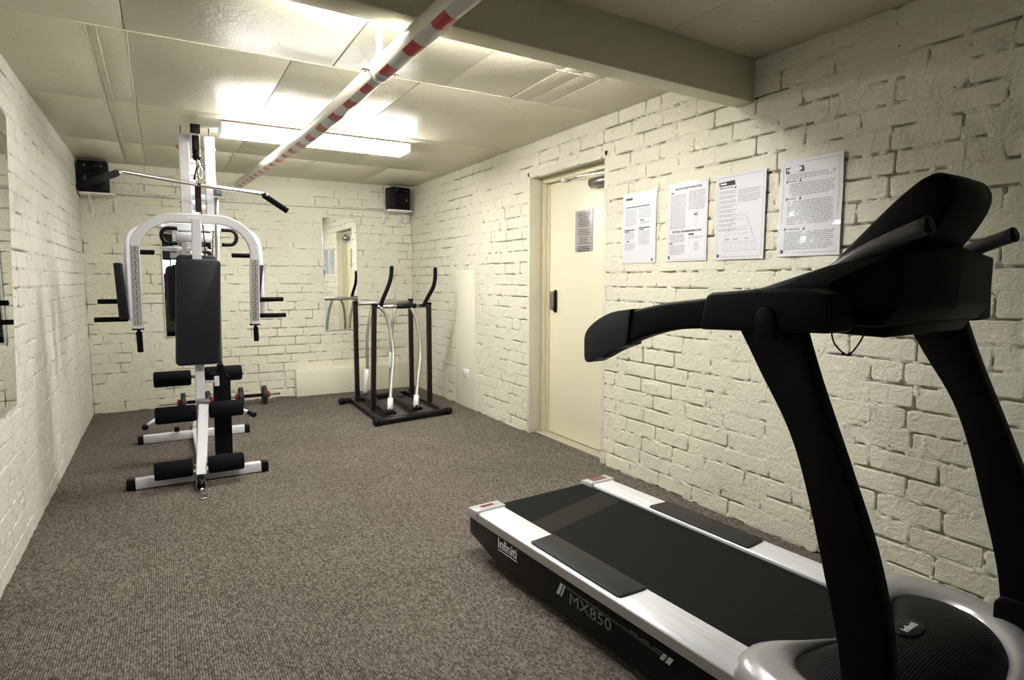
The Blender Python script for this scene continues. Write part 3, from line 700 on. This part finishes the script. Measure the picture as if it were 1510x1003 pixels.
# ------------------------------------------------------------------ dumbbells on the floor by the back wall
def dumbbell(x0, x1, y, label, xa, xb):
    rp = .095; zc_ = rp
    t = thing('dumbbell', label, 'dumbbell', ((x0+x1)/2, y, 0), 'dumbbells by the back wall')
    g = G(); g.cyl((x0, y, zc_), (x1, y, zc_), .012, 14); bar_ = obj('bar', g, M_chrome, t)
    g = G(); g.cyl((xa+.03, y, zc_), (xb-.03, y, zc_), .017, 14); obj('grip', g, M_black, t)
    for x, s in ((xa, -1), (xb, 1)):
        g = G(); g.lathe([(.020, -.022), (rp*.55, -.020), (rp*.60, -.012), (rp*.86, -.012), (rp*.9, -.021), (rp, -.017), (rp, .017), (rp*.9, .021), (rp*.86, .012), (rp*.60, .012), (rp*.55, .020), (.020, .022)], (x, y, zc_), (1, 0, 0), 32); obj('weight_plate', g, M_iron, t)
        g = G(); g.lathe([(.030, 0), (.036, .006), (.036, .018), (.024, .030), (.015, .032)], (x+s*.022, y, zc_), (s, 0, 0), 12); obj('collar', g, M_red, t)
dumbbell(.470, 1.000, 6.52, 'right dumbbell with black plates and red collars on the carpet by the back wall', .630, .850)
dumbbell(-.080, .445, 6.46, 'left dumbbell with black plates and red collars behind the foam rollers', .120, .330)

# ------------------------------------------------------------------ multi gym
t = thing('multi_gym', 'white framed home gym tower with black pads and foam rollers', 'exercise machine', (.18, 4.75, 0))
def capbox(parent, x0, x1, y0, y1, z0, z1): g = G(); g.box(x0, x1, y0, y1, z0, z1, bev=.003); obj('end_cap', g, M_black, parent)
g = G(); g.box(-.200, .510, 4.175, 4.235, .004, .064, bev=.004); o = part('front_foot', g, M_white); capbox(o, -.245, -.198, 4.172, 4.238, 0, .066); capbox(o, .508, .552, 4.172, 4.238, 0, .066)
g = G(); g.box(-.185, .535, 5.335, 5.395, .004, .064, bev=.004); o = part('rear_foot', g, M_white); capbox(o, -.222, -.183, 5.332, 5.398, 0, .066); capbox(o, .533, .572, 5.332, 5.398, 0, .066)
g = G(); g.cyl((.045, 5.33, .075), (.045, 5.33, .115), .020, 14, bev=.004); obj('knob', g, M_black, o)
g = G(); g.bar([(.178, 4.235, .035), (.178, 5.335, .035)], .055, .055); part('floor_beam', g, M_white)
g = G(); g.bar([(.178, 5.395, .035), (.205, 5.80, .035)], .055, .055); part('floor_beam', g, M_white)
# posts
g = G(); g.bar([(.172, 4.45, .06), (.209, 4.45, 1.655)], .054, .05, up=(0, 1, 0)); o = part('front_post', g, M_white)
g = G(); g.cyl((.20, 4.45, .59), (.275, 4.45, .585), .008, 8); g.box(.27, .30, 4.44, 4.46, .555, .62, bev=.002); obj('selector_pin', g, M_white, o)
g = G(); g.lathe([(.006, 0), (.006, .03), (.016, .032), (.016, .05)], (.262, 4.42, .645), (0, -1, 0), 10); g.box(.245, .28, 4.36, 4.375, .638, .652, bev=.003); obj('wing_knob', g, M_black, o)
g = G(); g.bar([(.22, 5.46, .06), (.255, 5.46, 2.215)], .055, .055, up=(0, 1, 0)); part('rear_post', g, M_white)
g = G(); g.bar([(.232, 4.50, 2.238), (.25, 5.50, 2.238)], .055, .055); o = part('top_boom', g, M_white)
g = G(); g.box(.203, .261, 4.490, 4.500, 2.209, 2.267, bev=.002); obj('end_cap', g, M_black, o)
for x in (.168, .322):
    g = G(); g.bar([(x, 4.75, 1.66), (x+.004, 4.75, 2.245)], .064, .05, up=(0, 1, 0)); o = part('mast_plate', g, M_white)
    g = G(); g.cyl((x-.045, 4.75, 2.16), (x+.045, 4.75, 2.16), .009, 8); g.cyl((x-.040, 4.75, 2.16), (x-.030, 4.75, 2.16), .015, 6); g.cyl((x+.032, 4.75, 2.16), (x+.042, 4.75, 2.16), .015, 6); obj('bolt', g, M_gold, o)
    g = G(); g.cyl((x-.040, 4.75, 1.93), (x+.04, 4.75, 1.93), .006, 6); g.cyl((x-.040, 4.75, 1.79), (x+.04, 4.75, 1.79), .006, 6); obj('bolt', g, M_bronze, o)
for z in (2.06, 1.975): g = G(); g.cyl((.19, 4.75, z), (.31, 4.75, z), .006, 8); part('spacer', g, M_white)
for z in (1.83, 1.76): g = G(); g.box(.205, .285, 4.72, 4.74, z-.02, z+.02, bev=.003); part('spacer', g, M_white)
for x in (.155, .328): g = G(); g.cyl((x, 4.74, 2.245), (x, 4.74, 2.30), .005, 8); part('stud', g, M_bronze)
# pulley with bracket under the boom
for sx in (-1, 1):
    g = G(); g.box(.232+sx*.024-.003, .232+sx*.024+.003, 4.53, 4.57, 2.075, 2.215, bev=.001); part('pulley_bracket', g, M_white)
g = G(); g.box(.212, .252, 4.535, 4.565, 2.085, 2.205, bev=.006); part('pulley_block', g, M_black)
g = G(); g.lathe([(.020, -.014), (.032, -.012), (.024, 0), (.032, .012), (.020, .014)], (.236, 4.535, 2.085), (1, 0, 0), 20); part('pulley', g, M_tread_gl)
g = G(); g.ball((.235, 4.53, 2.065), .026); part('cable_stop', g, M_black)
# press arm arch
ya = 4.52
arcp = [(-.148, ya, .955), (-.146, ya, 1.15), (-.143, ya, 1.34)]
cxl, czl, rr_ = .085, 1.435, .228
arcp += [(cxl-rr_*math.cos(a), ya, czl+rr_*math.sin(a)) for a in [R(d) for d in range(0, 91, 9)]]
cxr = .335
arcp += [(cxr+rr_*math.sin(a), ya, czl+rr_*math.cos(a)) for a in [R(d) for d in range(0, 91, 9)]]
arcp += [(.556, ya, 1.34), (.552, ya, 1.15), (.546, ya, .960)]
g = G(); g.bar(arcp, .058, .05, up=(0, 1, 0)); arch = part('press_arm', g, M_white)
for (x, z, zb) in ((-.148, .955, .800), (.546, .960, .838)):
    g = G(); g.box(x-.033, x+.033, ya-.028, ya+.028, z-.010, z, bev=.002); obj('collar_plate', g, M_black, arch)
    g = G(); g.cyl((x+.004, ya, z-.022), (x+.006, ya, zb), .017, 14, bev=.004); g.cyl((x+.003, ya, z-.03), (x+.003, ya, z-.005), .010, 10); obj('grip', g, M_blackfoam, arch)
# exercise charts on the two legs
rc = random.Random(5)
def chart(xc_top, xc_bot, ztop, zbot, lab):
    ysf = ya-.0255
    def fn(a, b, l=0.0):
        tt = (b-zbot)/(ztop-zbot); return Vector((xc_bot+(xc_top-xc_bot)*tt+a, ysf-.0012-l, b))
    g = G(); g.add([fn(-.020, zbot), fn(.020, zbot), fn(.020, ztop), fn(-.020, ztop)], [[0, 1, 2, 3]])
    st = obj('exercise_chart', g, M_signgrey, arch, label=lab)
    gk = G(); n = 11; hh = (ztop-zbot)/n; f = lambda a, b: fn(a, b, .0008)
    gk.stroke([(-.020, zbot), (.020, zbot), (.020, ztop), (-.020, ztop)], .0022, f, True)
    for i in range(n):
        z = zbot+hh*i
        if i: gk.stroke([(-.020, z), (.020, z)], .0022, f)
        c = z+hh/2; k = rc.random()
        gk.quad(-.004+k*.004, c+.010, .002+k*.004, c+.016, f)
        gk.stroke([(0, c+.010), (-.003+k*.006, c-.002), (-.010+k*.012, c-.012)], .0035, f); gk.stroke([(-.003+k*.006, c-.002), (.010, c-.013)], .0030, f)
        gk.stroke([(0, c+.007), (.011-.02*k, c+.003+k*.008)], .0025, f); gk.stroke([(-.015, c-.014), (-.013, c+.004), (-.010, c-.010)], .0016, f)
    obj('pictogram', gk, M_ink, arch, kind='stuff')
chart(-.141, -.148, 1.475, .975, 'grey strip of small exercise pictures')
chart(.559, .547, 1.400, .985, 'grey strip of small exercise pictures')
# pads
def pad(n, x0, x1, y0, y1, z0, z1, sh=0.0, bev=.03):
    g = G(); Mx = Matrix.Identity(4)
    Mx[0][2] = sh
    def q(a, b, d): return Vector((a+sh*(b-z0), d, b))
    r = .030; P = []
    for (cx_, cz_, a0) in ((x1-r, z1-r, 0), (x0+r, z1-r, 90), (x0+r, z0+r, 180), (x1-r, z0+r, 270)):
        P += [(cx_+r*math.cos(R(a0+k*15)), cz_+r*math.sin(R(a0+k*15))) for k in range(7)]
    g.prism(P, q, y0, y1, bev=min(.014, (y1-y0)*.35), seg=3); return part(n, g, M_vinyl)
o = pad('backrest_pad', .048, .305, 4.345, 4.405, .715, 1.395, .045)
g = G(); g.box(.06, .31, 4.406, 4.420, .75, 1.36, bev=.003); obj('back_board', g, M_black, o)
pad('rear_pad', .085, .325, 4.535, 4.59, 1.00, 1.428)
pad('side_pad', .020, .16, 4.50, 4.545, 1.005, 1.355)
# leg developer
g = G(); g.bar([(.196, 4.375, .462), (.150, 4.095, .060)], .060, .045, up=(0, 1, 0)); lev = part('leg_lever', g, M_white)
g = G(); g.box(.160, .236, 4.345, 4.424, .448, .480, bev=.004); part('pivot_bracket', g, M_bronze)
def roller(x0, x1, y, z, tl=0.0, r=.054):
    g = G(); g.lathe([(r*.3, 0), (r*.86, .001), (r, .010), (r*1.0, (x1-x0)-.010), (r*.86, x1-x0-.001), (r*.3, x1-x0)], (x0, y, z), (1, tl, 0), 26); part('foam_roller', g, M_blackfoam)
def axle(x0, x1, y, z): g = G(); g.cyl((x0, y, z), (x1, y, z), .012, 12); part('roller_axle', g, M_chrome)
axle(-.095, .395, 4.13, .115); roller(-.098, .110, 4.11, .115); roller(.192, .398, 4.11, .115)
axle(-.082, .430, 4.375, .408); roller(-.082, .152, 4.36, .404); roller(.226, .430, 4.36, .412)
axle(-.085, .480, 4.72, .590); roller(-.085, .143, 4.72, .585); roller(.228, .468, 4.72, .598)
g = G(); g.tube([(-.135, 4.50, .318), (-.060, 4.62, .345), (.18, 4.62, .35), (.44, 4.62, .345), (.50, 4.56, .322)], .013, 12); o = part('weight_peg', g, M_white)
g = G(); g.ball((-.142, 4.49, .314), .021); g.tube([(.488, 4.575, .326), (.520, 4.53, .312)], .018, 12); obj('peg_cap', g, M_black, o)
# weight column with guide rod
g = G(); g.prism([(.262, .06), (.368, .06), (.374, .600), (.345, .625), (.335, .690), (.305, .690), (.285, .640), (.272, .600)], lambda a, b, d: (a, d, b), 4.50, 4.60, bev=.006); o = part('weight_column', g, M_blackfoam)
g = G(); g.box(.262, .338, 4.49, 4.59, .0, .075, bev=.004); obj('column_foot', g, M_black, o)
g = G(); g.cyl((.320, 4.60, .655), (.345, 4.60, 1.82), .014, 14); o = part('guide_rod', g, M_silver)
g = G(); g.box(.330, .380, 4.575, 4.625, 1.83, 1.90, bev=.005); obj('rod_collar', g, mat('grey_blue_plastic', (.14, .15, .18), .4), o)
g = G(); g.tube([(.233, 4.56, 2.05), (.262, 4.62, 1.5), (.258, 4.62, 1.0)], .0035, 6); g.tube([(.318, 4.62, 1.60), (.300, 4.62, 1.35), (.290, 4.62, 1.0)], .0035, 6); part('steel_cable', g, M_black)
# chest fly arms behind the arch
yp = 4.95
g = G(); g.bar([(-.07, yp, 1.660), (.05, yp, 1.640), (.40, yp, 1.640), (.52, yp, 1.655)], .05, .045, up=(0, 1, 0)); g.box(.10, .34, yp-.04, yp+.02, 1.535, 1.60, bev=.004); g.bar([(.22, yp, 1.60), (.25, 5.44, 1.62)], .05, .05)
part('fly_crossbar', g, M_white)
for s, x0, xs in ((-1, .03, -.20), (1, .43, .64)):
    g = G(); g.tube([(x0, yp-.02, 1.640), ((x0+xs)/2, yp-.03, 1.635), (xs-.02*s, yp-.06, 1.575), (xs, yp-.10, 1.45), (xs, yp-.13, 1.10), (xs, yp-.13, .99)], .016, 12, sm=5); o = part('fly_arm', g, M_white)
    cxp = -.235 if s < 0 else .570; lean = .02 if s < 0 else -.05
    g = G(); g.prism([(cxp-.025, 1.00), (cxp+.032, 1.00), (cxp+.032-lean, 1.375), (cxp-.020-lean, 1.375)], lambda a, b, d: (a, d, b), 4.76, 4.82, bev=.010); obj('arm_pad', g, M_vinyl, o)
    hx = -.21 if s < 0 else .60
    for (z, xe) in (((1.120), -.375 if s < 0 else .785), ((1.000), -.40 if s < 0 else .800)):
        g = G(); g.cyl((hx, 4.80, z), (xe, 4.80, z), .0165, 14, bev=.004); obj('hand_grip', g, M_blackfoam, o)
    z = 1.450 if s < 0 else 1.440; xi = (-.165, -.035) if s < 0 else (.442, .600)
    g = G(); g.cyl((xi[0], 4.80, z), (xi[1], 4.80, z), .0160, 14, bev=.004); obj('hand_grip', g, M_blackfoam, o)
    # rubber loop of the fly handle
    cx_ = .055 if s < 0 else .475
    pts = [(cx_+.055, 4.90, 1.625), (cx_-.02, 4.90, 1.620), (cx_-.045, 4.90, 1.575), (cx_-.02, 4.90, 1.525), (cx_+.055, 4.90, 1.520)]
    if s > 0: pts = [(2*cx_-p_[0]-.03, p_[1], p_[2]) for p_ in pts]
    g = G(); g.tube(pts, .013, 12, sm=5); part('rubber_loop', g, M_black)
# low pulley and snap hook lying at the front
g = G(); g.bar([(.150, 4.17, .035), (.143, 4.00, .030)], .036, .045); o = part('low_pulley', g, M_black)
for sx in (-1, 1):
    g = G(); g.box(.143+sx*.022-.003, .143+sx*.022+.003, 3.96, 4.09, .012, .055, bev=.002); obj('side_plate', g, M_chrome, o)
g = G(); g.lathe([(.028, -.014), (.034, -.012), (.026, 0), (.034, .012), (.028, .014)], (.143, 3.985, .036), (1, 0, 0), 20); obj('wheel', g, M_tread_gl, o)
g = G(); g.ball((.145, 3.925, .022), .012); g.tube([(.145, 3.91, .016), (.137, 3.88, .010), (.128, 3.83, .007), (.137, 3.805, .007), (.155, 3.805, .007), (.166, 3.83, .007), (.155, 3.88, .010), (.148, 3.905, .014)], .0042, 8, sm=4); part('snap_hook', g, M_chrome)

# pull-down bar hanging from the top pulley
t = thing('pulldown_bar', 'long chrome pull-down bar with black foam ends hanging in front of the tower', 'exercise bar', (.225, 4.40, 1.93))
pb = [(-.215, 4.24, 1.873), (-.190, 4.26, 1.888), (-.155, 4.28, 1.896), (.22, 4.38, 1.866), (.605, 4.44, 1.845)]
g = G(); g.tube(pb+[(.640, 4.43, 1.825)], .0125, 14, sm=4); part('bar', g, M_chrome)
g = G(); g.tube([(-.362, 4.02, 1.760), (-.29, 4.11, 1.815), (-.200, 4.25, 1.882)], .0195, 14); part('foam_grip', g, M_blackfoam)
g = G(); g.tube([(.622, 4.44, 1.838), (.775, 4.44, 1.738)], .0195, 14); part('foam_grip', g, M_blackfoam)
g = G(); g.tube([(.236, 4.50, 2.045), (.246, 4.49, 2.01), (.232, 4.48, 1.97), (.222, 4.46, 1.93), (.222, 4.42, 1.89)], .005, 8, sm=3); g.tube([(.240, 4.49, 2.01), (.256, 4.47, 1.98), (.256, 4.46, 1.93), (.246, 4.45, 1.915), (.236, 4.46, 1.94), (.240, 4.49, 2.01)], .0045, 8, sm=3); part('snap_hook', g, M_chrome)
g = G(); g.bar([(.236, 4.49, 2.00), (.212, 4.47, 1.91)], .016, .006); g.bar([(.225, 4.37, 1.875), (.226, 4.42, 1.79), (.226, 4.43, 1.70)], .036, .012); part('strap', g, M_strap)

# ------------------------------------------------------------------ treadmill
TH = R(3.7)
tm = thing('treadmill', 'large black and silver treadmill in the right foreground beside the brick wall', 'treadmill', (1.585, 2.45, 0), rotz=TH)
def T(u, v, z): return (v, -u, z)
def tp(n, g, m, parent=None, label=None): return obj(n, g, m, parent or tm, label=label, local=True)
tf = lambda a, b, d: T(a, d, b)      # polygon in (u, z), extruded along v
# base frame and side skirts
for s in (-1, 1):
    g = G(); g.prism([(.012, .195), (.012, .105), (.10, .085), (.22, .055), (.38, .035), (1.5, .030), (1.5, .190)], tf, s*.412, s*.372, bev=.004); sk = tp('side_skirt', g, M_tread_gl)
    if s < 0:
        g = G(); f = lambda a, b: T(a, -.4128, b)
        text_geo(g, 'Infiniti', .062, f, .325, .147, .95, bold=.001); g.quad(.255, .116, .400, .120, f); tp('lettering', g, M_whiteplastic, sk)
        g = G(); text_geo(g, 'MX850', .060, f, .845, .118, 1.25); g.stroke([(.70, .155), (1.20, .140)], .002, f); g.stroke([(.70, .150), (1.20, .135)], .001, f)
        for q in range(3): g.quad(1.04+q*.05, .150-q*.001, 1.075+q*.05, .153-q*.001, f)
        tp('lettering', g, mat('dim_grey_print', (.16, .16, .17), .5), sk)
        for bar_p in ([(.660, .105), (.676, .105), (.700, .155), (.684, .155)], [(.682, .105), (.690, .105), (.714, .155), (.706, .155)], [(1.165, .125), (1.180, .125), (1.195, .150), (1.180, .150)], [(1.187, .125), (1.205, .125), (1.220, .150), (1.202, .150)]):
            g = G(); g.poly(bar_p, f); tp('logo_bar', g, mat('pale_grey_print', (.5, .5, .52), .5), sk)
g = G(); g.box(-.365, .365, -1.95, -.08, .05, .17, bev=.01); tp('base_frame', g, M_tread)
for u in (.35, 1.72):
    for s in (-1, 1):
        g = G(); g.cyl(T(u, s*.30, 0), T(u, s*.30, .055), .03, 14, bev=.004); tp('foot', g, M_black)
# rails: top face, outer chamfer
for s in (-1, 1):
    rp_ = [(.272, .206), (.272, .220), (.278, .2235), (.398, .2225), (.410, .216), (.418, .190), (.412, .186), (.300, .190)]
    g = G(); g.prism([(s*a, b) for a, b in rp_], lambda a, b, d: T(d, a, b), .088, 1.50, bev=.0015, seg=1); rail = tp('side_rail', g, M_rail)
    g = G(); g.prism([(s*a, b) for a, b in [(.402, .2165), (.414, .214), (.421, .186), (.409, .186)]], lambda a, b, d: T(d, a, b), .088, 1.50); tp('rail_trim', g, mat('taupe_trim', (.20, .18, .165), .4), rail)
    g = G(); g.prism([(s*.276, .470), (s*.290, .462), (s*.395, .470), (s*.399, .480), (s*.399, .965), (s*.392, .975), (s*.285, .985), (s*.276, .978)], lambda a, b, d: T(b, a, d), .2225, .2305, bev=.003); tp('foot_pad', g, M_padrub)
    g = G(); g.prism([(.0, .185), (.0, .222), (.016, .229), (.086, .230), (.086, .185)], tf, s*.420, s*.262, bev=.004); cap_ = tp('end_cap', g, mat('silver_end_cap', (.55, .55, .56), .3, metal=.3))
    g = G(); g.prism([(-.012, .180), (-.012, .110), (.03, .095), (.03, .186)], tf, s*.405, s*.300, bev=.004); tp('roller_guard', g, M_hood, cap_)
    g = G(); hw = .038 if s < 0 else .050
    g.quad(-hw*.9+s*.340, -.056 if s < 0 else -.066, hw*.9+s*.340, -.036 if s < 0 else -.020, lambda a, b: (a, b, .2308)); bd = tp('badge', g, M_badge, cap_)
    if s > 0:
        g = G(); fb_ = lambda a, b: (.340+a, -.042+b, .2314)
        for q in range(5): g.stroke([(-.036+q*.016, -.008), (-.030+q*.016, .008), (-.026+q*.016, -.006)], .0032, fb_)
        tp('badge_print', g, M_signgrey, cap_)
# belt with its rear roller
g = G(); P = [(1.55, .208), (.02, .208)] + [(.02-.022*math.sin(R(a)), .186+.022*math.cos(R(a))) for a in range(15, 181, 15)] + [(1.55, .164)]
g.prism(P, tf, -.270, .270); belt = tp('running_belt', g, M_belt)
g = G(); g.add([T(.28, -.262, .2084), T(.42, -.262, .2084), T(.30, .262, .2084), T(.16, .262, .2084)], [[0, 1, 2, 3]]); tp('worn_strip', g, mat('worn_belt_rubber', (.013, .012, .011), .65, spec=.2), belt)
g = G(); g.cyl(T(.02, -.30, .186), T(.02, .30, .186), .018, 16); tp('roller', g, M_black)
# motor hood: silver shell with a black ribbed dome
HO = [(1.575, 0), (1.55, .12), (1.48, .24), (1.415, .33), (1.43, .42), (1.52, .468), (1.62, .478), (1.72, .460), (1.80, .395), (1.87, .285), (1.91, .15), (1.925, 0)]
HI = [(1.605, 0), (1.575, .10), (1.535, .20), (1.520, .27), (1.54, .32), (1.60, .350), (1.66, .350), (1.72, .325), (1.78, .265), (1.83, .175), (1.855, .08), (1.86, 0)]
def closed(P): return P + [(a, -b) for a, b in P[-2:0:-1]]
def cl_smooth(P, n=4):
    Q = [Vector((a, b, 0)) for a, b in closed(P)]; m = len(Q); out = []
    for i in range(m):
        p0, p1, p2, p3 = Q[i-1], Q[i], Q[(i+1) % m], Q[(i+2) % m]
        for k in range(n):
            t_ = k/n; v_ = .5*((2*p1)+(p2-p0)*t_+(2*p0-5*p1+4*p2-p3)*t_*t_+(3*p1-p0-3*p2+p3)*t_**3); out.append((v_.x, v_.y))
    return out
ho, hi = cl_smooth(HO), cl_smooth(HI); nh = len(ho)
def ring(A_, k, z): return [T(A_[i][0]*(1-k)+hi[i][0]*k, A_[i][1]*(1-k)+hi[i][1]*k, z) for i in range(nh)]
g = G(); vs = []
for k, z in ((-.02, .10), (-.02, .235), (.02, .262), (.16, .285), (.36, .294), (.58, .297), (.80, .292), (.95, .281), (1.0, .272)): vs += ring(ho, k, z)
g.add(vs, [[j*nh+i, j*nh+(i+1) % nh, (j+1)*nh+(i+1) % nh, (j+1)*nh+i] for j in range(8) for i in range(nh)], True)
hood = tp('motor_hood', g, M_hood)
g = G(); vs = []; uc_ = 1.69
for q in range(11):
    k = 1-q/10*.98
    vs += [T(uc_+(hi[i][0]-uc_)*k*1.004, hi[i][1]*k*1.004, .276+.058*(1-k**2.2)) for i in range(nh)]
g.add(vs, [[j*nh+i, j*nh+(i+1) % nh, (j+1)*nh+(i+1) % nh, (j+1)*nh+i] for j in range(10) for i in range(nh)] + [[10*nh+i for i in range(nh)]], True)
cov = tp('hood_cover', g, M_hoodblack)
g = G(); g.prism([(.055*math.cos(R(k*15)), .024*math.sin(R(k*15))) for k in range(24)], lambda a, b, d: T(1.665+b*1.3, a, d), .310, .3385, bev=.002); bdg = tp('badge', g, M_black, cov)
g = G(); text_geo(g, 'Infiniti', .026, lambda a, b: T(1.665-b, a, .3392), 0, 0, 1.0, bold=.0006); tp('lettering', g, M_paper, cov)
# uprights
LE = [(1.700, .06), (1.690, .36), (1.636, .60), (1.553, .87), (1.450, 1.045), (1.385, 1.150)]
RE = [(1.545, 1.160), (1.592, 1.030), (1.672, .834), (1.745, .640), (1.790, .417), (1.800, .06)]
def curve2(P, n=6): return [(p.x, p.y) for p in smooth_path([(a, b, 0) for a, b in P], n)]
for s in (-1, 1):
    du = .0 if s < 0 else .06
    g = G(); g.prism([(a+du, b) for a, b in curve2(LE)+curve2(RE)], tf, s*.402, s*.354, bev=.004); up_ = tp('upright', g, M_tread)
    g = G(); g.prism([(1.68+du, .02), (1.68+du, .34), (1.70+du, .365), (1.84+du, .365), (1.86+du, .02)] if s > 0 else [(1.68, .02), (1.68, .24), (1.84, .24), (1.86, .02)], tf, s*.425, s*.345, bev=.006); obj('base_bracket', g, M_tread, up_, local=True)
# side arms
for s in (-1, 1):
    top = curve2([(.868, 1.118), (.935, 1.146), (1.00, 1.164), (1.10, 1.188), (1.20, 1.206), (1.325, 1.220)], 4)
    bot = curve2([(1.325, 1.140), (1.20, 1.127), (1.106, 1.103), (1.02, 1.070), (.95, 1.035), (.905, 1.012)], 4)
    g = G(); g.prism(top+bot, tf, s*.438, s*.385, bev=.012, seg=3); tp('handrail', g, M_tread)
    g = G(); g.prism(curve2([(1.045, 1.180), (.96, 1.166), (.88, 1.130), (.838, 1.090), (.834, 1.040), (.838, 1.003), (.862, .998), (.905, 1.018), (.97, 1.048), (1.03, 1.070)], 3), (lambda a, b, d: T(a+(.03 if d > 0 else 0), d, b+(.016 if d > 0 else 0))), s*.445, s*.378, bev=.014, seg=3); tp('handle_grip', g, M_vinyl)
    g = G(); g.prism([(1.300, 1.136), (1.318, 1.226), (1.335, 1.234), (1.46, 1.244), (1.585, 1.246), (1.645, 1.235), (1.648, 1.150), (1.40, 1.140)], tf, s*.450, s*.345, bev=.010, seg=3); sh_ = tp('arm_shroud', g, M_tread)
    g = G(); g.prism([(1.472, 1.128)]+[(1.497+.025*math.cos(R(a)), 1.178+.025*math.sin(R(a))) for a in range(180, -1, -20)]+[(1.525, 1.128)], tf, s*.458, s*.440, bev=.003); tp('bracket_tab', g, M_tread, sh_)
# console body between the arms: plan polygon, lofted
def loft(sections, m, name, parent=None, smooth=False):
    g = G(); n = len(sections[0]); vs = [T(*p_) for s_ in sections for p_ in s_]
    fs = [[i*n+j, i*n+(j+1) % n, (i+1)*n+(j+1) % n, (i+1)*n+j] for i in range(len(sections)-1) for j in range(n)]
    fs += [list(range(n))[::-1], [(len(sections)-1)*n+j for j in range(n)]]
    bm = bmesh.new(); V = [bm.verts.new(v) for v in vs]
    for f in fs: bm.faces.new([V[i] for i in f])
    bmesh.ops.recalc_face_normals(bm, faces=bm.faces[:])
    bmesh.ops.bevel(bm, geom=bm.edges[:], offset=.007, segments=2, profile=.5, affect='EDGES', clamp_overlap=True)
    bm.verts.index_update(); g.add([v.co for v in bm.verts], [[v.index for v in f.verts] for f in bm.faces], True); bm.free()
    return tp(name, g, m, parent)
def sec(v, ub, uf, z0, zr, zf, zn): return [(ub, v, z0+.03), (ub, v, zr), ((ub+uf)/2, v, (zr+zf)/2+.012), (uf, v, zf), (uf, v, zn), (uf-.03, v, z0), (ub+.05, v, z0)]
loft([sec(-.36, 1.40, 1.60, 1.160, 1.240, 1.262, 1.19), sec(-.27, 1.38, 1.700, 1.158, 1.250, 1.330, 1.20), sec(0, 1.37, 1.722, 1.165, 1.262, 1.350, 1.205), sec(.27, 1.38, 1.700, 1.158, 1.250, 1.330, 1.20), sec(.36, 1.40, 1.66, 1.160, 1.245, 1.310, 1.19)], M_tread, 'console_body')
g = G(); g.prism([(1.42, 1.135), (1.66, 1.130), (1.675, 1.165), (1.42, 1.165)], tf, -.22, .22, bev=.008); tp('console_underside', g, M_tread)
# display head: rounded, leaning panel
def disp(w0, w1, grow=0.0):
    secs = []
    prof = [(1.448, 1.284), (1.53, 1.370), (1.605, 1.446), (1.66, 1.495), (1.695, 1.517), (1.722, 1.512), (1.742, 1.485), (1.742, 1.450), (1.722, 1.405), (1.690, 1.355), (1.645, 1.300), (1.54, 1.262)]
    for v, k in ((-.140, .80), (-.136, .93), (-.115, .99), (0, 1.0), (.095, .985), (.112, .92), (.115, .80)):
        cu_, cz_ = 1.62, 1.38
        secs.append([(cu_+(a-cu_)*k, v, cz_+(b-cz_)*k) for a, b in curve2(prof, 3)])
    return secs
g = G(); S = disp(0, 0); n = len(S[0]); vs = [T(*p_) for s_ in S for p_ in s_]
fs = [[i*n+j, i*n+(j+1) % n, (i+1)*n+(j+1) % n, (i+1)*n+j] for i in range(len(S)-1) for j in range(n)]
fs += [list(range(n))[::-1], [(len(S)-1)*n+j for j in range(n)]]
g.add(vs, fs, True); hd_ = tp('display_head', g, M_tread)
g = G(); dz_ = lambda a, b: T(1.528+b*.703, a, 1.3725+b*.711); g.add([dz_(-.10, -.03), dz_(.08, -.03), dz_(.07, .12), (dz_(-.09, .12))], [[0, 1, 2, 3]]); tp('screen', g, M_tread_gl, hd_)
# straight grip bars rising through the console
for s in (-1, 1):
    g = G(); g.tube([T(1.50, s*.250, 1.255), T(1.545, s*.250, 1.288), T(1.595, s*.250, 1.320), T(1.66, s*.250, 1.352), T(1.742, s*.250, 1.385)], .0195, 18, sm=5); gb_ = tp('grip_bar', g, mat('worn_grey_grip', (.10, .09, .085), .33, spec=.6))
    g = G(); g.cyl(T(1.738, s*.250, 1.384), T(1.752, s*.250, 1.388), .0205, 18, bev=.004); tp('end_cap', g, M_black, gb_)
g = G(); g.tube([T(1.462, -.10, 1.14), T(1.475, -.10, 1.095), T(1.505, -.10, 1.068), T(1.520, -.10, 1.070), T(1.545, -.10, 1.11), T(1.558, -.10, 1.15)], .0022, 6, sm=6); sc_ = tp('safety_cord', g, M_black)
g = G(); g.ball(T(1.500, -.10, 1.069), .005, 8); g.ball(T(1.517, -.10, 1.069), .005, 8); tp('cord_bead', g, M_black, sc_)
